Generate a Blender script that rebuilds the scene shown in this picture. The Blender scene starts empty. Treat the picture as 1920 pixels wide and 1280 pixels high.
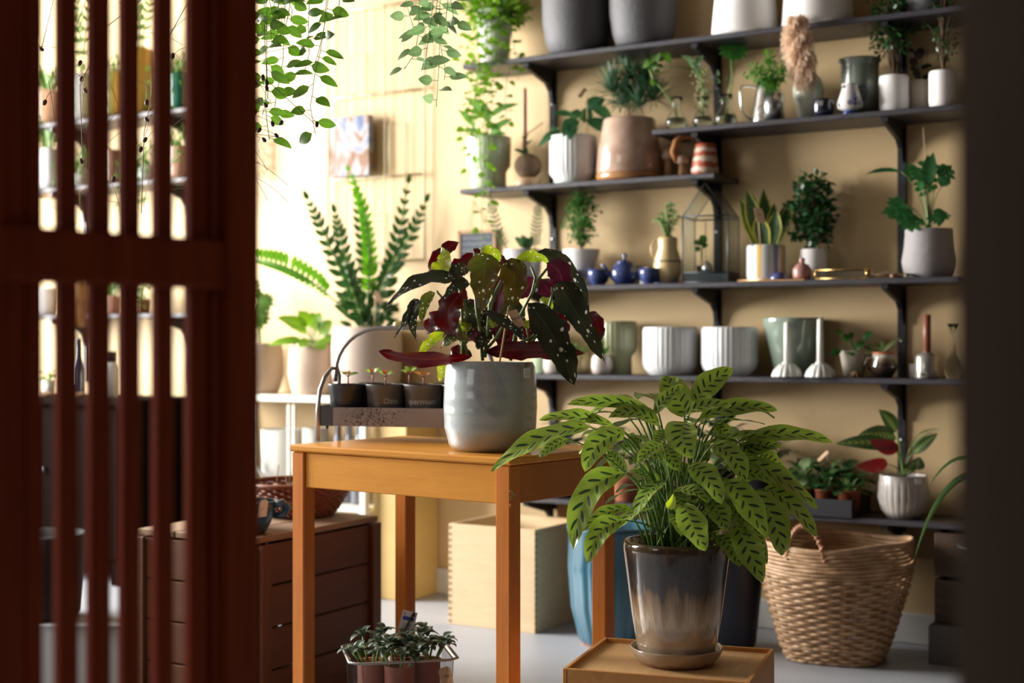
import bpy, math, random
from mathutils import Vector, Matrix, Quaternion
sc = bpy.context.scene
COL = sc.collection
R = random.Random(7)
PI = math.pi
# ---------------------------------------------------------------- camera, light, exposure
YAW = math.radians(30.6); CS, SN = math.cos(YAW), math.sin(YAW)
CAMY, CAMZ, F, HOR = -4.63, 0.97, 2666.67, 645.0
cd = bpy.data.cameras.new('camera'); cam = bpy.data.objects.new('camera', cd); COL.objects.link(cam)
cam.location = (0, CAMY, CAMZ); cam.rotation_euler = (PI/2, 0, YAW)
cd.lens = 50; cd.sensor_width = 36; cd.shift_y = 5/1920; cd.clip_start = .05
cd.dof.use_dof = True; cd.dof.focus_distance = 3.05; cd.dof.aperture_fstop = 2.6
sc.camera = cam
w = bpy.data.worlds.new('world'); sc.world = w; w.use_nodes = True
w.node_tree.nodes['Background'].inputs[0].default_value = (.75, .85, 1, 1)
w.node_tree.nodes['Background'].inputs[1].default_value = .02
def area(name, loc, rot, sx, sy, power, col):
    l = bpy.data.lights.new(name, 'AREA'); l.shape = 'RECTANGLE'; l.size = sx; l.size_y = sy; l.energy = power; l.color = col
    o = bpy.data.objects.new(name, l); COL.objects.link(o); o.location = loc; o.rotation_euler = rot
    return o
# daylight through the long shop window in the wall on the left
area('window_daylight', (-6.05, -2.0, 1.85), (0, -PI/2, 0), 2.1, 2.6, 800, (1, .98, .945))
# daylight through the high shop front window on the far side of the room
area('shopfront_daylight', (-3.4, -6.3, 2.0), (math.radians(78), 0, math.radians(-14)), 1.5, 1.8, 26, (1, .97, .92))
vs = sc.view_settings
vs.view_transform = 'Standard'; vs.look = 'None'; vs.gamma = 1; vs.use_curve_mapping = False; vs.exposure = 0.0
sc.cycles.use_denoising = True
sc.cycles.max_bounces = 8; sc.cycles.transparent_max_bounces = 12
# ---------------------------------------------------------------- helpers
def P(px, py, t):
    a = (px-960)/F; r = a*t
    return Vector((r*CS - t*SN, CAMY + r*SN + t*CS, CAMZ - (py-HOR)/F*t))
def C2W(r, f, z=0): return Vector((r*CS - f*SN, CAMY + r*SN + f*CS, z))
def zy(py, t): return CAMZ - (py-HOR)/F*t
def tdepth(px, d): return (-CAMY-d)/(CS + SN*(px-960)/F)       # depth of the plane d metres in front of the back wall
VR = Vector((CS, SN, 0)); VF = Vector((-SN, CS, 0)); ZZ = Vector((0, 0, 1)); TOC = -VF

class MB:
    def __init__(s): s.v = []; s.f = []; s.uv = []; s.mi = []; s.sm = []; s.cur = 0
    def add(s, vs, fs, smooth=True, uvs=None):
        o = len(s.v); s.v += [tuple(p) for p in vs]
        s.uv += uvs if uvs else [(0, 0)]*len(vs)
        for f in fs: s.f.append(tuple(i+o for i in f)); s.mi.append(s.cur); s.sm.append(smooth)
        return s
    def box(s, c, size, rot=0, bev=0, M=None):
        x, y, z = (k/2 for k in size); b = min(bev, x*.9, y*.9, z*.9)
        q = M or Matrix.Rotation(rot, 3, 'Z')
        if b <= 0:
            vs = [Vector((i*x, j*y, k*z)) for k in (-1, 1) for j in (-1, 1) for i in (-1, 1)]
            fs = [(0,2,3,1),(4,5,7,6),(0,1,5,4),(2,6,7,3),(0,4,6,2),(1,3,7,5)]
        else:
            vs = []; fs = []; idx = {}
            for i in (-1, 1):
                for j in (-1, 1):
                    for k in (-1, 1):
                        for ax in range(3):
                            p = [i*(x-b), j*(y-b), k*(z-b)]; p[ax] = (i, j, k)[ax]*(x, y, z)[ax]
                            idx[(i, j, k, ax)] = len(vs); vs.append(Vector(p))
            for ax in range(3):
                o = [a for a in range(3) if a != ax]
                for sg in (-1, 1):
                    l = []
                    for (u, v_) in ((-1,-1),(1,-1),(1,1),(-1,1)):
                        t = [0,0,0]; t[ax] = sg; t[o[0]] = u; t[o[1]] = v_; l.append(idx[(*t, ax)])
                    fs.append(tuple(l))
            for ax in range(3):      # edges running along ax
                o = [a for a in range(3) if a != ax]
                for u in (-1, 1):
                    for v_ in (-1, 1):
                        l = []
                        for (sg, fa) in ((-1, o[0]), (1, o[0]), (1, o[1]), (-1, o[1])):
                            t = [0,0,0]; t[ax] = sg; t[o[0]] = u; t[o[1]] = v_; l.append(idx[(*t, fa)])
                        fs.append(tuple(l))
            for i in (-1, 1):
                for j in (-1, 1):
                    for k in (-1, 1): fs.append(tuple(idx[(i, j, k, a)] for a in range(3)))
            # consistent outward winding
            g = []
            for f in fs:
                cc = sum((vs[i] for i in f), Vector())/len(f); n = (vs[f[1]]-vs[f[0]]).cross(vs[f[2]]-vs[f[0]])
                g.append(f if n.dot(cc) > 0 else tuple(reversed(f)))
            fs = g
        c = Vector(c)
        return s.add([c + q @ p for p in vs], fs, False)
    def lathe(s, prof, n=40, c=(0,0,0), rib=None, cap=False):
        vs = []; fs = []; uv = []; m = len(prof); c = Vector(c)
        for i, (r, z) in enumerate(prof):
            for k in range(n):
                a = 2*PI*k/n; rr = r
                if rib and rib[2] <= z <= rib[3]: rr = r*(1 + rib[1]*(abs(math.cos(rib[0]*a/2))**.6 - .5)*2)
                vs.append(c + Vector((rr*math.cos(a), rr*math.sin(a), z))); uv.append((k/n, i/max(1, m-1)))
        for i in range(m-1):
            for k in range(n):
                k2 = (k+1) % n; fs.append((i*n+k, i*n+k2, (i+1)*n+k2, (i+1)*n+k))
        if prof[0][0] > 1e-5: fs.append(tuple(reversed(range(n))))
        if cap: fs.append(tuple(range((m-1)*n, m*n)))
        return s.add(vs, fs, True, uv)
    def tube(s, pts, r, n=6, closed=False):
        pts = [Vector(p) for p in pts]; m = len(pts)
        rr = r if isinstance(r, (list, tuple)) else [r]*m
        vs = []; fs = []; uv = []; up = None
        for i, p in enumerate(pts):
            if closed: T = pts[(i+1) % m]-pts[i-1]
            else: T = pts[min(i+1, m-1)]-pts[max(i-1, 0)]
            if T.length < 1e-9: T = Vector((0, 0, 1))
            T.normalize()
            if up is None: up = Vector((0, 0, 1)) if abs(T.z) < .9 else Vector((1, 0, 0))
            X = T.cross(up)
            if X.length < 1e-6: X = T.orthogonal()
            X.normalize(); Y = X.cross(T); up = Y
            for k in range(n):
                a = 2*PI*k/n; vs.append(p + X*(rr[i]*math.cos(a)) + Y*(rr[i]*math.sin(a))); uv.append((k/n, i/max(1, m-1)))
        for i in range(m if closed else m-1):
            for k in range(n):
                k2 = (k+1) % n; j = (i+1) % m; fs.append((i*n+k, j*n+k, j*n+k2, i*n+k2))
        if not closed: fs.append(tuple(range(n))); fs.append(tuple(reversed(range((m-1)*n, m*n))))
        return s.add(vs, fs, True, uv)
    def disc(s, c, r, n=24, bump=0, rnd=None):
        c = Vector(c); rings = 4; vs = [c+Vector((0,0,bump))]; fs = []
        for j in range(1, rings+1):
            for k in range(n):
                a = 2*PI*k/n; q = j/rings
                vs.append(c + Vector((r*q*math.cos(a), r*q*math.sin(a), bump*(1-q*q) + (R.uniform(-.15, .15)*r*.12 if j < rings else 0))))
        for k in range(n): fs.append((0, 1+k, 1+(k+1) % n))
        for j in range(rings-1):
            for k in range(n):
                k2 = (k+1) % n; fs.append((1+j*n+k, 1+(j+1)*n+k, 1+(j+1)*n+k2, 1+j*n+k2))
        return s.add(vs, fs)
    def ell(s, c, r, n=10, m=7, M=None):
        c = Vector(c); vs = []; fs = []
        for i in range(m+1):
            th = PI*i/m
            for k in range(n):
                a = 2*PI*k/n; p = Vector((r[0]*math.sin(th)*math.cos(a), r[1]*math.sin(th)*math.sin(a), r[2]*math.cos(th)))
                vs.append(c + (M @ p if M else p))
        for i in range(m):
            for k in range(n):
                k2 = (k+1) % n; fs.append((i*n+k, (i+1)*n+k, (i+1)*n+k2, i*n+k2))
        return s.add(vs, fs)
    def leaf(s, A, B, N, wd, shape='ovate', C=None, arch=0, fold=.12, n=7, cr=2, wave=0, twist=0, lobe=0, jag=0):
        """a leaf blade: midrib A -> (C) -> B, upper side facing N"""
        A = Vector(A); B = Vector(B); N = Vector(N); L = (B-A).length
        if L < 1e-6: return s
        T0 = (B-A)/L; S0 = T0.cross(N)
        if S0.length < 1e-4: S0 = T0.orthogonal()
        S0.normalize(); N0 = S0.cross(T0)
        if C is None: C = (A+B)/2 + N0*(arch*L*2)
        else: C = Vector(C)
        vs = []; fs = []; uv = []; K = 2*cr+1; ph = R.random()*6
        for i in range(n+1):
            v = i/n; p = A*(1-v)**2 + C*(2*v*(1-v)) + B*v*v
            T = (C-A)*(1-v) + (B-C)*v
            T = T.normalized() if T.length > 1e-7 else T0
            S = T.cross(N)
            S = S.normalized() if S.length > 1e-3 else S0
            if S.dot(S0) < 0: S = -S
            Nn = S.cross(T)
            if twist:
                q = Quaternion(T, twist*v); S = q @ S; Nn = q @ Nn
            h = wd/2*SH[shape](v)
            for j in range(K):
                c = (j-cr)/cr; hh = h
                if jag: hh = hh*(1 + jag*math.sin(v*21+ph+c*2)+jag*.6*math.sin(v*47+ph*2))
                if lobe: hh = h*(1 + lobe*(1 if c > 0 else -1)*(1-v)**1.5)
                ed = math.sin(v*13+ph)*wave*wd*abs(c)**2*(1 if c > 0 else -.8)
                vs.append(p + S*(c*hh) + Nn*(fold*abs(c)*hh + ed)); uv.append(((c+1)/2, v))
        for i in range(n):
            for j in range(K-1):
                a = i*K+j; fs.append((a, a+1, a+K+1, a+K))
        return s.add(vs, fs, True, uv)
    def build(s, name, mats, parent=None, loc=None):
        me = bpy.data.meshes.new(name); me.from_pydata(s.v, [], s.f)
        ml = mats if isinstance(mats, (list, tuple)) else [mats]
        for m in ml: me.materials.append(m)
        me.polygons.foreach_set('material_index', s.mi); me.polygons.foreach_set('use_smooth', s.sm)
        ul = me.uv_layers.new(name='uv'); vi = [0]*len(me.loops); me.loops.foreach_get('vertex_index', vi)
        fl = []
        for i in vi: fl += s.uv[i]
        ul.data.foreach_set('uv', fl)
        me.validate(); me.update()
        o = bpy.data.objects.new(name, me); COL.objects.link(o)
        if parent: o.parent = parent
        if loc is not None: o.location = loc
        return o
SH = {
 'ovate': lambda v: max(0, math.sin(PI*v**.72))**.75 if 0 < v < 1 else .04,
 'round': lambda v: (max(0, 1-(2*v-1)**2))**.5 if 0 < v < 1 else .04,
 'lance': lambda v: max(.03, math.sin(PI*min(1, v)**.8))**.9 if 0 < v < 1 else .03,
 'obov': lambda v: max(0, math.sin(PI*v**1.35))**.8 if 0 < v < 1 else .05,
 'heart': lambda v: [.35, 0][v >= 1] if v in (0, 1) or v > 1 else (min(1, .55+v*3))*(1-v**1.8)**.8,
 'blade': lambda v: (1-v**3)*(.6+.4*min(1, v*3)),
 'sword': lambda v: max(.02, (.55+.9*v if v < .5 else 1.0)*(1 if v < .55 else max(0, 1-((v-.55)/.45)**1.6))),
 'cal': lambda v: max(.03, math.sin(PI*v**.85))**.62 if 0 < v < 1 else .03,
 'beg': lambda v: (.25 if v == 0 else max(.0, (min(1, .5+2.2*v))*(1-v**1.5)**.85)),
}
def tag(o, label, cat, group=None):
    o['label'] = label; o['category'] = cat
    if group: o['group'] = group
    return o
def thing(name, label, cat, loc, rz=0, group=None):
    o = bpy.data.objects.new(name, None); COL.objects.link(o); o.empty_display_size = .05
    o.location = loc; o.rotation_euler = (0, 0, rz); return tag(o, label, cat, group)
def dup(o, loc=None, rz=None, label=None, parent=None):
    c = o.copy(); COL.objects.link(c)
    if parent: c.parent = parent
    if loc is not None: c.location = loc
    if rz is not None: c.rotation_euler = (0, 0, rz)
    if label: c['label'] = label
    for ch in list(o.children): dup(ch, parent=c)
    return c
def struct(o): o['kind'] = 'structure'; return o
# ---------------------------------------------------------------- materials
class NT:
    def __init__(s, name):
        s.m = bpy.data.materials.new(name); s.m.use_nodes = True; s.t = s.m.node_tree
        s.b = s.t.nodes['Principled BSDF']; s.out = s.t.nodes['Material Output']
    def n(s, ty, **kw):
        x = s.t.nodes.new(ty)
        for k, v_ in kw.items(): setattr(x, k, v_)
        return x
    def l(s, a, b): s.t.links.new(a, b)
    def m_(s, op, a, b=None, c=None):
        x = s.n('ShaderNodeMath', operation=op)
        for i, q in enumerate((a, b, c)):
            if q is None: continue
            if isinstance(q, (int, float)): x.inputs[i].default_value = q
            else: s.l(q, x.inputs[i])
        return x.outputs[0]
    def mix(s, fac, a, b, mode='MIX'):
        x = s.n('ShaderNodeMix', data_type='RGBA', blend_type=mode)
        for i, q in ((0, fac), (6, a), (7, b)):
            if isinstance(q, (int, float)): x.inputs[i].default_value = q
            elif isinstance(q, tuple): x.inputs[i].default_value = (*q[:3], 1)
            else: s.l(q, x.inputs[i])
        return x.outputs[2]
    def ramp(s, fac, stops, interp='LINEAR'):
        x = s.n('ShaderNodeValToRGB'); s.l(fac, x.inputs[0]); e = x.color_ramp; e.interpolation = interp
        while len(e.elements) < len(stops): e.elements.new(.5)
        for el, (p, c) in zip(e.elements, stops):
            el.position = p; el.color = (*c, 1) if isinstance(c, tuple) else (c, c, c, 1)
        return x.outputs[0]
    def coord(s, kind='Object', scale=(1, 1, 1), rot=(0, 0, 0)):
        t = s.n('ShaderNodeTexCoord'); mp = s.n('ShaderNodeMapping'); s.l(t.outputs[kind], mp.inputs[0])
        mp.inputs['Scale'].default_value = scale; mp.inputs['Rotation'].default_value = rot
        return mp.outputs[0]
    def noise(s, vec, sc_=5, det=3, rough=.5, dist=0):
        x = s.n('ShaderNodeTexNoise'); s.l(vec, x.inputs['Vector']); x.inputs['Scale'].default_value = sc_
        x.inputs['Detail'].default_value = det; x.inputs['Roughness'].default_value = rough; x.inputs['Distortion'].default_value = dist
        return x.outputs[0]
    def bump(s, h, st, dist=.01):
        x = s.n('ShaderNodeBump'); x.inputs['Strength'].default_value = st; x.inputs['Distance'].default_value = dist
        s.l(h, x.inputs['Height']); s.l(x.outputs[0], s.b.inputs['Normal'])
    def col(s, c):
        if isinstance(c, tuple): s.b.inputs['Base Color'].default_value = (*c, 1)
        else: s.l(c, s.b.inputs['Base Color'])
    def set(s, **kw):
        for k, v_ in kw.items(): s.b.inputs[{'rough':'Roughness','metal':'Metallic','coat':'Coat Weight','trans':'Transmission Weight','ior':'IOR','spec':'Specular IOR Level','alpha':'Alpha','sheen':'Sheen Weight'}[k]].default_value = v_
        return s
_M = {}
def mat(name, c=(), rough=.5, c2=None, sc_=6, var=.5, bump=0, bs=40, metal=0, coat=0, stretch=(1, 1, 1), det=4):
    if name in _M: return _M[name]
    k = NT(name); k.set(rough=rough, metal=metal, coat=coat)
    v_ = k.coord('Object', stretch)
    c2 = c2 or tuple(x*.72 for x in c)
    n_ = k.noise(v_, sc_, det); k.col(k.mix(k.m_('MULTIPLY', k.m_('SUBTRACT', n_, .35), var*3), c, c2))
    if bump: k.bump(k.noise(v_, bs, 3), bump, .004)
    _M[name] = k.m; return k.m
def sat(k, x): 
    y = k.n('ShaderNodeClamp'); k.l(x, y.inputs[0]); return y.outputs[0]
def wood(name, c, c2, axis='x', rough=.35, sc_=1.0, coat=0, knots=0, bump=.15, spec=.3):
    if name in _M: return _M[name]
    k = NT(name); k.set(rough=rough, coat=coat, spec=spec)
    st = {'x': (1.2, 14, 14), 'y': (14, 1.2, 14), 'z': (14, 14, 1.2)}[axis]
    v_ = k.coord('Object', tuple(a*sc_ for a in st))
    n1 = k.noise(v_, 3, 5, .6, .8); n2 = k.noise(v_, 22, 3); n3 = k.noise(k.coord('Object'), 5, 3)
    f_ = k.ramp(n1, [(.3, 0.0), (.7, 1.0)])
    cc = k.mix(f_, c, c2); cc = k.mix(k.m_('MULTIPLY', n2, .35), cc, tuple(x*.6 for x in c2))
    cc = k.mix(sat(k, k.m_('MULTIPLY', k.m_('SUBTRACT', n3, .45), 1.6)), cc, tuple(x*.7 for x in c))
    if knots:
        vo = k.n('ShaderNodeTexVoronoi'); k.l(k.coord('Object', (1, 1, 1)), vo.inputs['Vector']); vo.inputs['Scale'].default_value = knots
        kk = k.ramp(vo.outputs['Distance'], [(.02, 1.0), (.1, 0.0)]); cc = k.mix(kk, cc, tuple(x*.25 for x in c2))
    k.col(cc); k.bump(n2, bump, .002); _M[name] = k.m; return k.m
def leafmat(name, c, c2, under=None, rough=.38, tr=.3, pattern=None):
    if name in _M: return _M[name]
    k = NT(name); k.set(rough=rough)
    uvn = k.n('ShaderNodeTexCoord').outputs['UV']; sp = k.n('ShaderNodeSeparateXYZ'); k.l(uvn, sp.inputs[0])
    u, v_ = sp.outputs[0], sp.outputs[1]
    cx = k.m_('MULTIPLY', k.m_('ABSOLUTE', k.m_('SUBTRACT', u, .5)), 2)
    o = k.noise(k.coord('Object'), 14, 3)
    cc = k.mix(sat(k, k.m_('MULTIPLY', k.m_('SUBTRACT', o, .35), 2.5)), c, c2)
    if pattern == 'cal':
        side = k.m_('GREATER_THAN', u, .5)
        q = k.m_('ADD', k.m_('SUBTRACT', k.m_('MULTIPLY', v_, 6.5), k.m_('MULTIPLY', cx, 1.0)), k.m_('MULTIPLY', side, .5))
        fr = k.m_('SUBTRACT', k.m_('FRACT', q), .5)
        e1 = k.m_('POWER', k.m_('ABSOLUTE', k.m_('DIVIDE', fr, .165)), 2); e2 = k.m_('POWER', k.m_('ABSOLUTE', k.m_('DIVIDE', k.m_('SUBTRACT', cx, .32), .3)), 2)
        m1 = k.m_('LESS_THAN', k.m_('ADD', e1, e2), 1)
        edge = k.m_('MULTIPLY', m1, k.m_('MULTIPLY', k.m_('LESS_THAN', v_, .93), k.m_('GREATER_THAN', v_, .07)))
        vein = k.m_('LESS_THAN', k.m_('ABSOLUTE', k.m_('SUBTRACT', k.m_('FRACT', k.m_('MULTIPLY', q, 3)), .5)), .09)
        cc = k.mix(k.m_('MULTIPLY', vein, .22), cc, tuple(x*.5 for x in c))
        cc = k.mix(k.ramp(cx, [(.8, 0.0), (1.0, .6)]), cc, c2)
        cc = k.mix(k.m_('MULTIPLY', edge, .93), cc, (.012, .035, .018))
        cc = k.mix(k.m_('MULTIPLY', k.m_('LESS_THAN', cx, .045), .6), cc, (.3, .42, .08))
        k.bump(k.m_('SINE', k.m_('MULTIPLY', q, 6.283*1.0)), .2, .003)
    elif pattern == 'beg':
        vo = k.n('ShaderNodeTexVoronoi'); k.l(k.coord('UV', (3.9, 12, 1)), vo.inputs['Vector']); vo.inputs['Scale'].default_value = 1; vo.inputs['Randomness'].default_value = .8
        wn = k.n('ShaderNodeSeparateXYZ'); k.l(vo.outputs['Color'], wn.inputs[0])
        th = k.m_('MULTIPLY', k.m_('POWER', wn.outputs[0], 1.0), .3)
        sp_ = k.m_('LESS_THAN', vo.outputs['Distance'], th)
        vein = k.m_('LESS_THAN', k.m_('ABSOLUTE', k.m_('SUBTRACT', k.m_('FRACT', k.m_('SUBTRACT', k.m_('MULTIPLY', v_, 6), k.m_('MULTIPLY', cx, 1.4))), .5)), .05)
        cc = k.mix(k.m_('MULTIPLY', vein, .45), cc, tuple(x*.4 for x in c))
        cc = k.mix(k.m_('MULTIPLY', sp_, .9), cc, (.62, .6, .52))
        cc = k.mix(k.m_('MULTIPLY', k.m_('LESS_THAN', cx, .02), .2), cc, (.2, .25, .08))
        k.bump(vein, .25, .002)
    elif pattern == 'sans':
        cc = k.mix(k.ramp(k.m_('ADD', cx, k.m_('MULTIPLY', k.noise(k.coord('UV', (3, 12, 1)), 1, 2), .1)), [(.78, 0.0), (.84, 1.0)]), cc, (.62, .55, .1))
        b_ = k.noise(k.coord('UV', (2, 26, 1)), 1.5, 2); 
        cc = k.mix(k.ramp(b_, [(.5, 0.0), (.6, .5)]), cc, (.16, .25, .1))
    elif pattern == 'mar':
        q = k.m_('SUBTRACT', k.m_('MULTIPLY', v_, 9), k.m_('MULTIPLY', cx, 2))
        st = k.m_('MULTIPLY', k.m_('GREATER_THAN', k.m_('FRACT', q), .5), k.m_('LESS_THAN', cx, .3))
        ve = k.m_('LESS_THAN', k.m_('FRACT', q), .1)
        cc = k.mix(k.m_('MULTIPLY', st, .8), cc, (.35, .48, .12)); cc = k.mix(k.m_('MULTIPLY', ve, .8), cc, (.4, .1, .06))
    else:
        cc = k.mix(k.m_('MULTIPLY', k.m_('LESS_THAN', cx, .06), .5), cc, tuple(min(1, x*1.9+.02) for x in c))
    if under:
        g = k.n('ShaderNodeNewGeometry'); cc = k.mix(g.outputs['Backfacing'], cc, under)
    k.col(cc)
    tn = k.n('ShaderNodeBsdfTranslucent')
    hs = k.n('ShaderNodeHueSaturation'); hs.inputs['Value'].default_value = 1.6; hs.inputs['Saturation'].default_value = 1.1; k.l(cc, hs.inputs['Color']); k.l(hs.outputs[0], tn.inputs[0])
    mx = k.n('ShaderNodeMixShader'); mx.inputs[0].default_value = tr
    k.l(k.b.outputs[0], mx.inputs[1]); k.l(tn.outputs[0], mx.inputs[2]); k.l(mx.outputs[0], k.out.inputs[0])
    _M[name] = k.m; return k.m
def glass(name, c=(.9, .95, .93), rough=.02, ior=1.3):
    if name in _M: return _M[name]
    k = NT(name); k.col(c); k.set(rough=rough, trans=1, ior=ior); _M[name] = k.m; return k.m
G1 = lambda: leafmat('leaf_mid_green', (.065, .15, .025), (.11, .22, .04))
GD = lambda: leafmat('leaf_dark_green', (.018, .07, .02), (.04, .12, .03), rough=.3)
GB = lambda: leafmat('leaf_bright_green', (.13, .27, .025), (.21, .36, .045), tr=.35)
GP = lambda: leafmat('leaf_grey_green', (.13, .22, .11), (.22, .33, .17))
GX = lambda: leafmat('leaf_blackish', (.03, .02, .02), (.05, .03, .035), rough=.4)
STEM = lambda: mat('stem_green', (.14, .25, .05), .45, c2=(.22, .28, .08))
BARK = lambda: mat('stem_brown', (.12, .07, .035), .8, sc_=30)
SOIL = lambda: mat('potting_soil', (.035, .022, .015), .95, sc_=60, bump=.6, bs=90)
WHITE = lambda: mat('white_glaze', (.74, .74, .73), .22, c2=(.68, .68, .67), coat=.3)
MATTW = lambda: mat('matt_white_ceramic', (.78, .76, .74), .55, c2=(.7, .68, .65))
# ---------------------------------------------------------------- foliage generators (local coordinates)
def rv(a=1): return Vector((R.uniform(-a, a), R.uniform(-a, a), R.uniform(-a, a)))
def bez(A, C, B, n=8): return [Vector(A)*(1-t)**2 + Vector(C)*2*t*(1-t) + Vector(B)*t*t for t in [i/n for i in range(n+1)]]
def stem(mb, A, B, r=.002, bow=.15, n=6, C=None):
    A = Vector(A); B = Vector(B)
    if C is None: C = Vector((A.x*.7+B.x*.3, A.y*.7+B.y*.3, A.z*.25+B.z*.75)) + ZZ*bow*(B-A).length*.3
    p = bez(A, C, B, n); mb.tube(p, [r*(1.15-.4*i/n) for i in range(n+1)], 5); return p
def rosette(fol, st, base, n, L, W, h, seed=1, shape='ovate', arch=.15, tilt=(.2, 1.1), sr=.0018, fold=.12, hollow=.6):
    rr = random.Random(seed); base = Vector(base)
    for i in range(n):
        a = i*2.4 + rr.uniform(-.3, .3); el = rr.uniform(*tilt); q = rr.uniform(.55, 1)
        d = Vector((math.cos(a)*math.cos(el), math.sin(a)*math.cos(el), math.sin(el)))
        A = base + d*(L*hollow*q) + ZZ*(h*rr.uniform(.2, .7)*math.sin(el))
        o = Vector((math.cos(a), math.sin(a), rr.uniform(-.5, .5)*.8 + .3*math.sin(el)))
        B = A + o.normalized()*L*rr.uniform(.7, 1.05)*.75
        stem(st, base + Vector((math.cos(a), math.sin(a), 0))*.006, A, sr)
        fol.leaf(A, B, Vector((d.x*-.25, d.y*-.25, 1)) + rv(.25), W*rr.uniform(.75, 1.1), shape, arch=arch, fold=fold, wave=.04)
def bush(fol, st, base, H, rad, nb, nl, ls, seed=1, low=.25, shape='ovate', prof=None):
    rr = random.Random(seed); base = Vector(base)
    for i in range(nb):
        f_ = low + (1-low)*(i+.5)/nb; a = i*2.4+rr.uniform(-.4, .4)
        r_ = rad*(prof(f_) if prof else math.sin(PI*min(1, max(.1, (f_-low*.6)/(1.15-low*.6))))**.6)*rr.uniform(.35, 1)
        c = base + Vector((math.cos(a)*r_, math.sin(a)*r_, H*f_))
        stem(st, base + ZZ*H*max(0, f_-.35)*.8, c, .0016, .1, 4)
        for j in range(nl):
            u = Vector((rr.gauss(0, 1), rr.gauss(0, 1), rr.gauss(0, .7)))
            u.normalize(); p = c + u*ls*rr.uniform(.3, 1.3)
            o = (u + Vector((rr.uniform(-.6, .6), rr.uniform(-.6, .6), rr.uniform(-.5, .3)))).normalized()
            fol.leaf(p, p+o*ls*rr.uniform(.7, 1.1), ZZ + rv(.7), ls*.62, shape, n=3, cr=1, fold=.15)
def frond(fol, st, pts, nl, ll, lw, N, shape='lance', ang=60, taper=.55, sr=.0022, droop=0, start=.12, tipleaf=True):
    pts = [Vector(p) for p in pts]; st.tube(pts, [sr*(1.2-.7*i/(len(pts)-1)) for i in range(len(pts))], 5)
    def at(t):
        x = t*(len(pts)-1); i = min(int(x), len(pts)-2); return pts[i].lerp(pts[i+1], x-i), (pts[i+1]-pts[i]).normalized()
    N = Vector(N)
    for i in range(nl):
        t = start + (1-start)*i/nl; p, T = at(t); S = T.cross(N).normalized()
        k = (1-taper*abs(2*t-.9)) * (1 if t < .8 else 1-(t-.8)*2)
        a = math.radians(ang - 25*t)
        for sg in (-1, 1):
            d = T*math.cos(a) + S*sg*math.sin(a) + N*R.uniform(-.1, .2) - ZZ*droop
            fol.leaf(p, p+d.normalized()*ll*k*R.uniform(.88, 1.08), N+rv(.2), lw*k, shape, n=4, cr=1, arch=.06)
    if tipleaf:
        p, T = at(1); fol.leaf(p, p+T*ll*.7, N, lw*.8, shape, n=4, cr=1)
def tuft(fol, base, n, L, W, up=.5, seed=2):
    rr = random.Random(seed); base = Vector(base)
    for i in range(n):
        a = rr.uniform(0, 2*PI); el = rr.uniform(-.15, 1.45); d = Vector((math.cos(a)*math.cos(el), math.sin(a)*math.cos(el), math.sin(el)))
        l = L*rr.uniform(.6, 1); A = base + d*.01; B = base + d*l - ZZ*l*.18*(1-math.sin(el))
        fol.leaf(A, B, ZZ+rv(.3), W, 'blade', C=base+d*l*.55+ZZ*l*.12, n=5, cr=1, fold=.3)
def trail(fol, st, pts, sp, ls, lw, seed=3, shape='ovate', sr=.0012, pair=False, face=0):
    rr = random.Random(seed); pts = [Vector(p) for p in pts]; st.tube(pts, sr, 4)
    acc = 0; side = 1
    for a, b in zip(pts[:-1], pts[1:]):
        seg = (b-a).length; x = sp-acc
        while x < seg:
            p = a.lerp(b, x/seg)
            for sg in ((1, -1) if pair else (side,)):
                an = rr.uniform(-.9, .9); d = VR*sg*math.cos(an) + VF*math.sin(an) - ZZ*rr.uniform(-.1, .7)
                d.normalize(); q = p + d*ls*.25; st.tube([p, q], sr*.7, 4)
                fol.leaf(q, q+d*ls*rr.uniform(.7, 1.05), ZZ*(.7-.5*face) + TOC*rr.uniform(face*.5, 1) + rv(.4), lw*rr.uniform(.8, 1.1), shape, n=5, cr=1, arch=.08)
            side = -side; x += sp*rr.uniform(.75, 1.25)
        acc = seg-(x-sp)
def splitleaf(fol, A, B, N, w_, lobes=5):
    """monstera-like blade: a central blade with separate curved lobes"""
    A = Vector(A); B = Vector(B); N = Vector(N).normalized(); L = (B-A).length; T = (B-A)/L; S = T.cross(N).normalized()
    fol.leaf(A-T*L*.05, B, N, w_*.42, 'ovate', n=6, cr=1, arch=.05)
    for i in range(lobes):
        v_ = .05 + .75*i/lobes
        for sg in (-1, 1):
            p = A + T*L*v_; ln = w_*.55*math.sin(PI*(.25+.6*(i+.5)/lobes))
            q = p + (S*sg + T*(.15+.6*v_)).normalized()*ln - N*ln*.12
            fol.leaf(p - T*.0, q, N, L*.95/lobes, 'obov', n=4, cr=1, arch=.06)
def textmb(mb, s, size, fn):
    cu = bpy.data.curves.new('t', 'FONT'); cu.body = s; cu.size = size; cu.align_x = 'CENTER'; cu.align_y = 'CENTER'; cu.resolution_u = 2
    o = bpy.data.objects.new('t', cu); COL.objects.link(o); bpy.context.view_layer.update()
    me = bpy.data.meshes.new_from_object(o); vs = [fn(p.co.x, p.co.y) for p in me.vertices]; fs = [tuple(p.vertices) for p in me.polygons]
    mb.add(vs, fs, False); bpy.data.objects.remove(o); bpy.data.curves.remove(cu); bpy.data.meshes.remove(me)
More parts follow.
